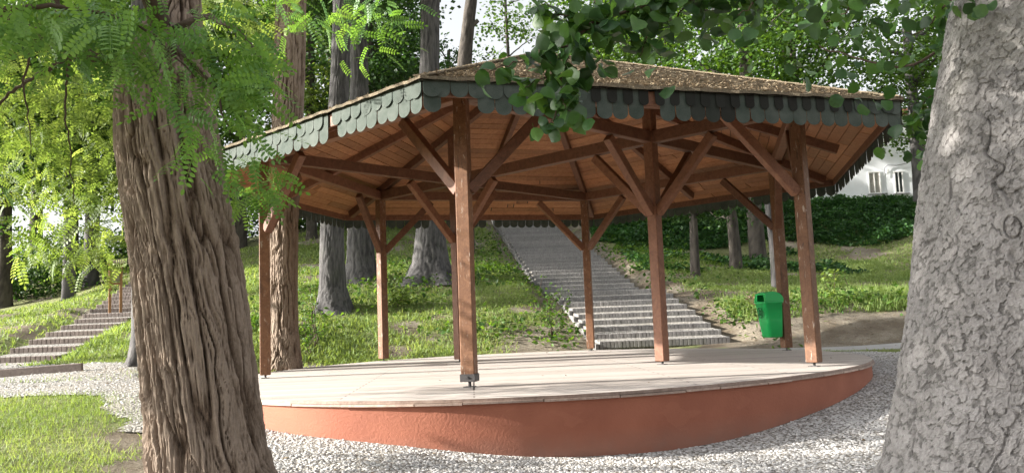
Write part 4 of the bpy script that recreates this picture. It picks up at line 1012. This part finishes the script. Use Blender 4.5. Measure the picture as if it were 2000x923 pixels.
# ------------------------------------------------------------------ stone stairs
def step_blocks(mb, x0, x1, y, z, h, bw=.088, d=.13, joint=7):
    tone = random.uniform(.1, .9)
    n_ = int((x1-x0)/bw); bw = (x1-x0)/n_
    for i in range(n_):
        g_ = .002 if i % joint else .008
        mb.box((x0+(i+.5)*bw, y+d/2+random.uniform(-.002, .002), z-h/2), (bw-g_, d, h+random.uniform(-.003, .003)), None, .012, rnd=min(1, max(0, tone+random.gauss(0, .13))))
rs = empty('stone_stairs', (3.4, 19, 0)); tag(rs, 'long wide grey block stairs climbing the slope behind the pavilion', 'stairs')
for k, (y, z, tdp) in enumerate(RS):
    c_ = np.interp(y, SY, SXc)+.02*math.sin(k*1.9); mb = MB(); step_blocks(mb, c_-1.5, c_+1.5, y, z, .17)
    zn = z-.012+(.05 if k != 8 else .09)
    o = keep(mb.build('step', M['paver']), rs)
    tr_ = MB(); cn = np.interp(y+tdp, SY, SXc)
    V = [(c_-1.49, y+.10, z-.008), (c_+1.49, y+.10, z-.008), (cn+1.49, y+tdp+.02, zn), (cn-1.49, y+tdp+.02, zn)]
    V += [(v[0], v[1], v[2]-.25) for v in V]
    tr_.add(V, [(0, 1, 2, 3), (7, 6, 5, 4), (0, 4, 5, 1), (1, 5, 6, 2), (2, 6, 7, 3), (3, 7, 4, 0)])
    t2 = tr_.build('tread', M['gravel']); keep(t2, o); t2.matrix_parent_inverse = (Matrix.LocRotScale(rs.location, rs.rotation_euler, None)@o.matrix_parent_inverse).inverted() if False else Matrix.Identity(4)
    t2.parent = o
kb = MB()
for k, (y, z, tdp) in enumerate(RS):
    c_ = np.interp(y, SY, SXc); cn = np.interp(y+tdp, SY, SXc); kb.bar((c_-1.55, y-.02, z-.21), (cn-1.55, y+tdp-.03, z-.17), .08, .30, .008)
keep(kb.build('side_kerb', M['paver']), rs)

ls = empty('narrow_steps', (LXc[0], 15.6, .1)); tag(ls, 'narrow brown steps with long gravel treads winding up at far left', 'stairs')
for k, (y, z) in enumerate(LS):
    c_ = float(np.interp(y, LY, LXc)); cn = float(np.interp(y+1.08, LY, LXc)); mb = MB()
    step_blocks(mb, c_-LW/2-(.9 if k == 0 else 0), c_+LW/2+(1.4 if k == 0 else 0)-(0), y, z, .17, .10, .10, 99)
    o = keep(mb.build('step', M['paver_red']), ls)
    V = [(c_-LW/2, y+.09, z-.01), (c_+LW/2, y+.09, z-.01), (cn+LW/2, y+1.10, z+.045), (cn-LW/2, y+1.10, z+.045)]; V += [(v[0], v[1], v[2]-.2) for v in V]
    tb = MB(); tb.add(V, [(0, 1, 2, 3), (7, 6, 5, 4), (0, 4, 5, 1), (1, 5, 6, 2), (2, 6, 7, 3), (3, 7, 4, 0)]); t2 = tb.build('tread', M['gravel']); t2.parent = o
# timber edging where the path meets the lawns
eb = MB(); 
for (a_, b_) in (((-10.6, 13.15), (-8.3, 13.2)), ((-8.28, 13.2), (-6.95, 13.3))):
    za, zb = g1(*a_), g1(*b_); eb.bar((*a_, za+.02), (*b_, zb+.02), .09, .26, .01)
o = eb.build('path_edging', M['paver_red']); tag(o, 'dark low riser edging the gravel landing before the narrow steps', 'edging')

# ------------------------------------------------------------------ notice box on two posts
q = at(225, 622, 24.); nb = empty('notice_box', (q[0], 24, g1(q[0], 24))); tag(nb, 'small wooden roofed notice box on two posts beside the narrow steps', 'notice board')
z0 = g1(q[0], 24)
nm = rotz(R(28))
for sx in (-.145, .145):
    mb = MB(); c_ = nm@np.array([sx, 0, 0]); mb.box((q[0]+c_[0], 24+c_[1], z0+.72), (.075, .075, 1.60), nm, .006); keep(mb.build('post', M['post_wood']), nb)
mb = MB(); mb.box((q[0], 24, z0+1.27), (.21, .12, .50), nm, .005); keep(mb.build('box', simple('weathered_box', (.20, .19, .12), .8, .3)), nb)
mb = MB()
for s_ in (-1, 1):
    mm = nm@np.array([[1, 0, 0], [0, cos(s_*.45), sin(s_*.45)], [0, -sin(s_*.45), cos(s_*.45)]]); c_ = nm@np.array([0, s_*.13, 0]); mb.box((q[0]+c_[0], 24+c_[1], z0+1.60), (.46, .26, .02), mm)
keep(mb.build('roof', M['roof']), nb)
mb = MB(); mb.box((q[0], 24, z0+.95), (.24, .03, .06), nm, .003); keep(mb.build('crossbar', M['post_wood']), nb)

# ------------------------------------------------------------------ litter bin on the right rear post
pp = pol(RP, 2, 0); ang = A0+2*pi/3+pi-R(4)                     # faces the middle of the stage
bc = pp+np.array([cos(ang), sin(ang), 0])*.29
bn = empty('litter_bin', (bc[0], bc[1], .24), ang+pi/2); tag(bn, 'green plastic litter bin strapped to the right rear post', 'litter bin')
# local axes: -y is the front (opening), x across
def rrect(w_, d_, r, n=5):
    pts = []
    for (cx_, cy_, a0) in ((w_/2-r, d_/2-r, 0), (-w_/2+r, d_/2-r, pi/2), (-w_/2+r, -d_/2+r, pi), (w_/2-r, -d_/2+r, 3*pi/2)):
        for i in range(n+1): t_ = a0+pi/2*i/n; pts.append((cx_+r*cos(t_), cy_+r*sin(t_)))
    return pts
def loft(secs, closed=True):
    V = []; n_ = len(secs[0][0])
    for pts, z, oy in secs: V += [(x, y+oy, z) for x, y in pts]
    F_ = [(k*n_+i, k*n_+(i+1) % n_, (k+1)*n_+(i+1) % n_, (k+1)*n_+i) for k in range(len(secs)-1) for i in range(n_)]
    if closed: F_ += [tuple(range(n_-1, -1, -1)), tuple(range((len(secs)-1)*n_, len(secs)*n_))]
    return V, F_
mb = MB(); V, F_ = loft([(rrect(.26, .24, .07), 0, .04), (rrect(.30, .27, .06), .02, .03), (rrect(.345, .31, .055), .30, .015), (rrect(.38, .35, .05), .60, 0), (rrect(.41, .38, .05), .605, 0), (rrect(.41, .38, .05), .635, 0), (rrect(.385, .355, .05), .64, 0), (rrect(.33, .30, .04), .64, 0), (rrect(.33, .30, .04), .55, 0)]); mb.add(V, F_[:-1])
mb.build('body', M['plastic'], bn, True)
mb = MB(); mb.box((0, 0, .575), (.325, .295, .01)); mb.build('inside', M['inside'], bn)
# hood: side cheeks, rounded top, sloped back, with the mouth open to the front
prof = [(-.172, .64), (-.168, .70), (-.155, .75), (-.125, .785), (-.08, .803), (-.02, .808), (.05, .798), (.11, .775), (.155, .735), (.178, .69), (.183, .64)]
mb = MB(); th_ = .012
n_ = len(prof); V = []
for x in (-.195, -.183): V += [(x, y, z) for y, z in prof]
mb.add(V, [tuple(range(n_)), tuple(range(2*n_-1, n_-1, -1))]+[(i, n_+i, n_+(i+1) % n_, (i+1) % n_) for i in range(n_)])
V = [(-v[0], v[1], v[2]) for v in V]; mb.add(V, [tuple(range(n_-1, -1, -1)), tuple(range(n_, 2*n_))]+[(i, (i+1) % n_, n_+(i+1) % n_, n_+i) for i in range(n_)])
tp_ = prof[3:]
for i in range(len(tp_)-1):
    (y0, z0_), (y1, z1_) = tp_[i], tp_[i+1]; V = [(-.196, y0, z0_), (.196, y0, z0_), (.196, y1, z1_), (-.196, y1, z1_), (-.184, y0, z0_-th_), (.184, y0, z0_-th_), (.184, y1, z1_-th_), (-.184, y1, z1_-th_)]
    mb.add(V, [(0, 1, 2, 3), (7, 6, 5, 4), (0, 4, 5, 1), (1, 5, 6, 2), (2, 6, 7, 3), (3, 7, 4, 0)])
for s_ in (-1, 1): mb.box((s_*.155, -.150, .70), (.075, .014, .11), None, .005)
mb.box((0, -.142, .765), (.385, .03, .03), None, .01)
mb.build('hood', M['plastic'], bn)
# raised round emblem: ring with a small figure
mb = MB(); cz, cy = .44, -.176
def disc(r0, r1, n=28, a0=0, a1=2*pi, dy=0.0, cx=0.0, cz_=cz):
    V = []; tt = np.linspace(a0, a1, n+1)
    slope = .10
    for t_ in tt:
        for r in (r0, r1):
            x, z = cx+r*cos(t_), cz_+r*sin(t_)
            V += [(x, cy+slope*(.45-z)*.55-.001+dy, z), (x, cy+slope*(.45-z)*.55-.006+dy, z)]
    F_ = []
    for i in range(n):
        b = i*4; c_ = b+4; F_ += [(b+1, b+3, c_+3, c_+1), (b, c_, c_+2, b+2), (b, b+1, c_+1, c_), (b+2, c_+2, c_+3, b+3)]
    mb.add(V, F_)
disc(.082, .094); disc(.0, .016, 12, cx=0, cz_=cz+.05); disc(.028, .044, 14, 0, pi, cz_=cz-.005)
for sx in (-.036, .036): mb.box((sx, cy-.003, cz-.030), (.016, .006, .05))
mb.box((0, cy-.003, cz-.028), (.012, .006, .05))
mb.build('emblem', M['plastic_dark'], bn)
mb = MB(); mb.box((0, .20, .55), (.10, .05, .12)); mb.box((0, .19, .2), (.08, .09, .06)); mb.build('bracket', M['steel'], bn)

# ------------------------------------------------------------------ white house on the hill
hb = empty('white_house', (*P2(1650, 52), 6)); tag(hb, 'white plastered house seen above the ivy bank at right', 'house')
def hp(x, y): return at(x, y, 52.)
def hwall():
    x0 = at(1500, 400, 52)[0]; x1 = at(1830, 400, 52)[0]; z1_ = at(1700, 230, 52)[2]; mb = MB()
    mb.box(((x0+x1)/2, 56, (4+z1_)/2), (x1-x0, 8, z1_-4)); keep(mb.build('wall', M['wall_white']), hb)
    mb = MB(); mb.box(((x0+x1)/2, 56, z1_+.15), (x1-x0+.8, 8.8, .3), None, .03); keep(mb.build('roof', simple('house_eave', (.30, .14, .10), .8)), hb)
hwall()
for (xa, ya, xb, yb, cur) in ((1693, 338, 1717, 378, True), (1741, 338, 1759, 378, False), (1600, 330, 1622, 372, True)):
    a_ = hp(xa, ya); b_ = hp(xb, yb); cx_, cz_ = (a_[0]+b_[0])/2, (a_[2]+b_[2])/2; w_, h_ = abs(b_[0]-a_[0]), abs(a_[2]-b_[2])
    fr = MB()
    for s_ in (-1, 1): fr.box((cx_+s_*w_/2, 51.98, cz_), (.07, .10, h_+.07)); fr.box((cx_, 51.978, cz_+s_*h_/2), (w_-.075, .10, .07))
    fr.box((cx_, 51.975, cz_), (.05, .08, h_-.08)); o = keep(fr.build('window', M['frame_white']), hb)
    pn = MB(); pn.box((cx_, 51.99, cz_), (w_-.06, .03, h_-.06)); t2 = pn.build('pane', M['curtain'] if cur else M['glass']); t2.parent = o
    sl = MB(); sl.box((cx_+.1, 51.93, cz_-h_/2-.07), (w_+.5, .2, .05)); t2 = sl.build('sill', M['cable']); t2.parent = o
a_ = hp(1720, 327); c_ = MB(); c_.tube([hp(1722, 345)+[0, -.1, 0], hp(1723, 330)+[0, -.1, 0], hp(1728, 325)+[0, -.1, 0], hp(1745, 326)+[0, -.1, 0], hp(1765, 322)+[0, -.1, 0]], .025, 6); keep(c_.build('cable', M['cable']), hb)
c_ = MB(); q = hp(1726, 338); c_.tube([q+[0, -.02, .1], q+[0, -.25, .1]], .03, 6); c_.box(q+[0, -.28, 0], (.16, .16, .26), None, .03); keep(c_.build('wall_lamp', M['frame_white']), hb)
hb.rotation_euler.z = R(-7)
an_ = empty('low_annex', (*P2(1690, 50), 6)); tag(an_, 'low pale blue flat roofed annex below the house windows', 'annex')
x0, x1 = at(1633, 390, 50)[0], at(1712, 390, 50)[0]; zt = at(1690, 389, 50)[2]; mb = MB(); mb.box(((x0+x1)/2, 50.6, zt-1), (x1-x0, 1.2, 2)); keep(mb.build('wall', M['annex']), an_)
mb = MB(); mb.box(((x0+x1)/2, 50.6, zt+.03), (x1-x0+.1, 1.3, .06)); keep(mb.build('roof', M['frame_white']), an_)

# ------------------------------------------------------------------ saplings and weeds
def sapling(name, label, x, y, h, n, mat, spread=.3, sz=.06, cat='sapling', group=None):
    z = g1(x, y); root = empty(name, (x, y, z)); tag(root, label, cat, group); mb = MB(); tips = []
    for i in range(n):
        e_ = np.array([x, y, z])+np.array([random.gauss(0, spread*.5), random.gauss(0, spread*.5), h*random.uniform(.55, 1)])
        P = limb_path((x, y, z-.03), e_, 0, .25, 7); mb.tube(P, np.linspace(.009, .003, 7)*max(1, h), 5, False); tips += [P[j] for j in range(2, 7)]
        for j in (2, 3, 4, 5):
            e2 = P[j]+np.array([random.gauss(0, spread*.7), random.gauss(0, spread*.7), random.uniform(0, .25)*h]); P3 = limb_path(P[j], e2, 0, .1, 4); mb.tube(P3, np.linspace(.004, .002, 4), 4, False); tips += list(P3[1:])
    keep(mb.build('stem', M['twig']), root); tips = np.array(tips); ii = np.repeat(np.arange(len(tips)), 4)
    Pp = tips[ii]+rng.normal(size=(len(ii), 3))*sz*.6
    keep(scatter('foliage', Pp, unit(len(Pp))*[1, 1, .5], rng.normal(size=len(Pp))*.7, sz*(.7+.6*rng.random(len(Pp))), *T_LEAF, M[mat]), root)
sapling('sapling', 'leafy sapling beside the left edge of the stone stairs', at(1078, 655, 19.8)[0], 19.8, 1.6, 4, 'leaf_bg', .38, .085)
sapling('sapling', 'wispy sapling at the foot of the nearest grey trunk', at(612, 690, 18.)[0], 18.2, 1.7, 3, 'leaf_bg', .30, .07)
sapling('sapling', 'thin bare stemmed sapling between the stage edge and the furrowed trunk', at(590, 712, 16.6)[0], 17.0, 1.1, 3, 'leaf_bg', .25, .06)
sapling('sapling', 'low yellowish shoot in front of the widest grey trunk', at(775, 590, 22.3)[0], 22.3, .7, 4, 'leaf_lime', .4, .10)
sapling('sapling', 'tall pale weed standing up from the weed strip at right', at(1628, 600, 20.5)[0], 20.5, 1.05, 2, 'leaf_lime', .25, .11)
sapling('sapling', 'thin upright weed right of the pale weed', at(1660, 600, 20.6)[0], 20.6, 1.1, 1, 'leaf_bg', .12, .06)
sapling('sapling', 'white flowering weed left of the green bin', at(1487, 600, 20.6)[0], 20.6, .55, 3, 'litter', .22, .07)

# ------------------------------------------------------------------ stuff: stones, grass, ivy, litter
ICO_V, ICO_F = None, None
def _ico():
    t = (1+5**.5)/2; v = np.array([(-1, t, 0), (1, t, 0), (-1, -t, 0), (1, -t, 0), (0, -1, t), (0, 1, t), (0, -1, -t), (0, 1, -t), (t, 0, -1), (t, 0, 1), (-t, 0, -1), (-t, 0, 1)])/2/1.9
    f = [(0, 11, 5), (0, 5, 1), (0, 1, 7), (0, 7, 10), (0, 10, 11), (1, 5, 9), (5, 11, 4), (11, 10, 2), (10, 7, 6), (7, 1, 8), (3, 9, 4), (3, 4, 2), (3, 2, 6), (3, 6, 8), (3, 8, 9), (4, 9, 5), (2, 4, 11), (6, 2, 10), (8, 6, 7), (9, 8, 1)]
    return v, f
ICO_V, ICO_F = _ico()
def stones(n_, xr, yr, smin, smax, bias=1.0):
    x = rng.uniform(*xr, n_); y = yr[0]+(yr[1]-yr[0])*rng.random(n_)**bias
    k = (gravel_mask(x, y) > .02) & ~in_stage(x, y, .0); return x[k], y[k], (smin+(smax-smin)*rng.random(k.sum())**2)
xs = []; ys = []; ss = []
for args in ((52000, (-3.4, 4.2), (5.2, 9.2), .012, .040), (26000, (3.4, 8.5), (7.5, 15), .016, .042), (16000, (-13, -2), (9.5, 15.5), .018, .045), (5000, (-3, 6), (17, 19.2), .02, .045)):
    a_, b_, c_ = stones(*args); xs.append(a_); ys.append(b_); ss.append(c_)
xs, ys, ss = map(np.concatenate, (xs, ys, ss)); zs = gz(xs, ys)+.02
o = scatter('gravel_stones', np.c_[xs, ys, zs], unit(len(xs))*[1, 1, .3], rng.normal(size=len(xs))*.3, ss, ICO_V*np.array([1, 1.35, .7]), ICO_F, M['stone'])
tag(o, 'loose pale stone chips lying over the gravel', 'gravel', kind='stuff')

def blades(n_, xr, yr, h0, h1, w_, dens=None, bias=1.0):
    x = rng.uniform(*xr, n_); y = yr[0]+(yr[1]-yr[0])*rng.random(n_)**bias
    k = ~in_stage(x, y, .12) & (gravel_mask(x, y) < .02+.75*(rng.random(n_)**3.2))
    dm = dirt_mask(x, y); k &= rng.random(n_) > dm*1.15
    k &= (np.abs(x-np.interp(y, SY, SXc)) > 1.62) | (y < 18.9) | (y > 42)
    k &= (np.abs(x-np.interp(y, LY, LXc)) > LW/2+.02) | (y < 15.5) | (y > 35)
    k &= ~((x > 4.5) & (np.abs(y-16.9-.02*(x-5)) < .9))
    if dens is not None: k &= dens(x, y) > rng.random(n_)
    x, y = x[k], y[k]; n1 = len(x); return x, y, h0+(h1-h0)*rng.random(n1)**1.5, np.full(n1, w_)
T_BL = ([(-.5, 0, 0), (.5, 0, 0), (.34, .5, .06), (-.34, .5, .06), (.0, 1, .26)], [(0, 1, 2, 3), (3, 2, 4)])
def grass_obj(name, parts, mat, label, lean=.55):
    x, y, h, w_ = [np.concatenate([p[i] for p in parts]) for i in range(4)]; n_ = len(x); z = gz(x, y)-.01
    patch = np.clip(.5+.45*fbm(np.c_[x, y, 0*x]*.8, 3, 41), 0, 1)
    keepm = rng.random(n_) < .35+.9*np.clip(.5+.9*fbm(np.c_[x, y, 0*x]*2.2, 3, 55), 0, 1)
    x, y, h, w_, z, patch = [q[keepm] for q in (x, y, h, w_, z, patch)]; n_ = len(x)
    d = np.c_[rng.normal(size=(n_, 2))*lean, np.ones(n_)]; TVv = np.array(T_BL[0])
    yy = d/np.linalg.norm(d, axis=1)[:, None]; az = rng.random(n_)*2*pi; xx = np.c_[np.cos(az), np.sin(az), 0*az]; xx -= yy*(xx*yy).sum(1)[:, None]; xx /= np.linalg.norm(xx, axis=1)[:, None]; zz = np.cross(xx, yy)
    V = np.c_[x, y, z][:, None]+TVv[None, :, 0:1]*w_[:, None, None]*xx[:, None]+h[:, None, None]*(TVv[None, :, 1:2]*yy[:, None]+TVv[None, :, 2:3]*zz[:, None])
    base = (np.arange(n_)*5)[:, None]
    F_ = [base+np.array([0, 1, 2, 3]), base+np.array([3, 2, 4])]
    r_ = np.clip(patch*.6+.4*rng.random(n_), 0, 1)
    o = link_mesh(name, V.reshape(-1, 3), F_, M[mat], None, False, np.repeat(r_, 5)); tag(o, label, 'grass', kind='stuff'); return o
grass_obj('lawn_grass', [blades(90000, (-7.6, -1.6), (5.3, 10.8), .025, .10, .007, bias=1.2), blades(26000, (-9, -4.2), (12, 17), .04, .11, .012)], 'grass', 'sunlit short lawn grass at left front')
grass_obj('slope_grass', [blades(95000, (-9, 1.6), (16.5, 27), .05, .17, .022), blades(50000, (-17, -2), (15, 37), .07, .2, .034), blades(26000, (-10, 2), (27, 44), .08, .24, .05),
    blades(60000, (4.3, 14), (20, 33), .06, .17, .026), blades(22000, (11, 24), (20, 37), .08, .2, .05), blades(5000, (5.8, 8.6), (13.2, 16), .03, .08, .012)], 'grass', 'grass covering the park slopes', .7)
wx = blades(13000, (5.4, 12.5), (20.0, 21.8), .10, .42, .020, bias=1.3)
grass_obj('tall_weeds', [wx], 'grass', 'strip of tall bright weeds along the top of the bare bank', .35)
def ivy_patch(n_, xr, yr, size, lift, f=None):
    x = rng.uniform(*xr, n_); y = rng.uniform(*yr, n_); k = (np.abs(x-np.interp(y, SY, SXc)) > 1.9)
    if f is not None: k &= f(x, y)
    x, y = x[k], y[k]; p = np.c_[x, y, 0*x]; z = gz(x, y)+.03+lift*np.clip(.4+fbm(p*1.2, 3, 61), 0, 1.2)*rng.random(len(x))
    return np.c_[x, y, z]
ip = np.concatenate([ivy_patch(95000, (3.5, 27), (34.5, 43.5), .14, .55, lambda x, y: y > 35.5+1.0*np.sin(x*.7)-.25*np.maximum(0, 8-x)*1.3),
                     ivy_patch(14000, (4.2, 12), (28, 36), .12, .35, lambda x, y: fbm(np.c_[x, y, 0*x]*.5, 2, 5) > -.05)])
o = scatter('ivy', ip, unit(len(ip))*[1, 1, .45]+[0, -.3, 0], rng.normal(size=len(ip))*.6, .15*(.6+.8*rng.random(len(ip))), *T_LEAF, M['ivy']); tag(o, 'dense dark ground ivy covering the right hand bank', 'ivy', kind='stuff')
wp = []
for (cx_, cy_, sx, sy, n_) in ((1.2, 19.6, .35, .5, 160), (.9, 22, .3, 1.6, 160), (5.3, 20.5, .4, 1.6, 160), (4.4, 25, .5, 2, 200), (-2.6, 24.4, 1.6, .6, 450), (-3.4, 22.9, .9, .5, 260), (-1, 27, 2.2, 1.8, 1200), (-3.2, 29, 2.5, 2, 1000), (-.6, 20.3, 1.0, .5, 350), (-6, 21, 1.2, 1.5, 220), (.4, 33, 1.4, 3, 2200), (5.5, 32, 1.4, 3, 2200), (-5.9, 19, .8, .6, 400), (7, 20.7, 1.2, .4, 700), (10, 20.7, 1.5, .4, 700)):
    x = rng.normal(cx_, sx, n_); y = rng.normal(cy_, sy, n_); k = ~in_stage(x, y, .2) & (np.abs(x-np.interp(y, SY, SXc)) > 1.75); x, y = x[k], y[k]
    wp.append(np.c_[x, y, gz(x, y)+.02+.28*rng.random(len(x))])
wp = np.concatenate(wp); o = scatter('ground_cover', wp, unit(len(wp))*[1, 1, .5], rng.normal(size=len(wp))*.6, .13*(.5+.9*rng.random(len(wp))), *T_LEAF, M['leaf_bg']); tag(o, 'low leafy weeds around the tree feet and on the slope', 'weeds', kind='stuff')
# dry bits on the roof, near sides
n_ = 14000; kk = rng.choice([0, 0, 0, 1, 5], n_); r_ = RE*(rng.random(n_)**.42); r_ = np.where(rng.random(n_) < .5, RE*rng.random(n_)**.15, r_); u_ = rng.random(n_)**np.where(kk == 0, 1.35, 1)
aA = A0+kk*pi/3; aB = aA+pi/3
ox = SC[0]+r_*(np.cos(aA)*(1-u_)+np.cos(aB)*u_); oy = SC[1]+r_*(np.sin(aA)*(1-u_)+np.sin(aB)*u_); oz = ZE+SL*(RE-r_)+.035+.012*rng.random(n_)
o = scatter('roof_litter', np.c_[ox, oy, oz], unit(n_)*[1, 1, .35], rng.normal(size=n_)*.5, .020+.045*rng.random(n_)**2, [(0, 0, 0), (-.16, .5, .04), (0, 1, 0), (.16, .5, .04)], [(0, 3, 2, 1)], M['litter']); tag(o, 'dry seeds and leaf bits lying over the pavilion roof', 'leaf litter', kind='stuff')
n_ = 26000; x = rng.uniform(-2, 14, n_); y = rng.uniform(17.5, 30, n_); dm = dirt_mask(x, y); k_ = (rng.random(n_) < dm*.9) & ~in_stage(x, y, .1) & (np.abs(x-np.interp(y, SY, SXc)) > 1.62); x, y = x[k_], y[k_]
o = scatter('dry_straw', np.c_[x, y, gz(x, y)+.015+.02*rng.random(len(x))], unit(len(x))*[1, 1, .12], rng.normal(size=len(x))*.4, .04+.07*rng.random(len(x)), [(0, 0, 0), (-.09, .5, .03), (0, 1, 0), (.09, .5, .03)], [(0, 3, 2, 1)], M['litter']); tag(o, 'dry mown straw lying on the bare bank', 'straw', kind='stuff')
# fallen leaves on stage, steps and ground
n_ = 1500; x = rng.uniform(-7, 9, n_); y = rng.uniform(5.5, 21, n_); ins = in_stage(x, y, 0); rim = in_stage(x, y, .12) & ~in_stage(x, y, -.1)
kx = ~rim & (~ins | (rng.random(n_) < .10)); x, y, ins = x[kx], y[kx], ins[kx]; z = np.where(ins, .006, gz(x, y)+.03)
o = scatter('fallen_leaves', np.c_[x, y, z], unit(len(x))*[1, 1, .1], rng.normal(size=len(x))*.3, .02+.035*rng.random(len(x)), *T_LEAF, M['litter']); tag(o, 'scattered small fallen leaves on stage floor and gravel', 'leaf litter', kind='stuff')
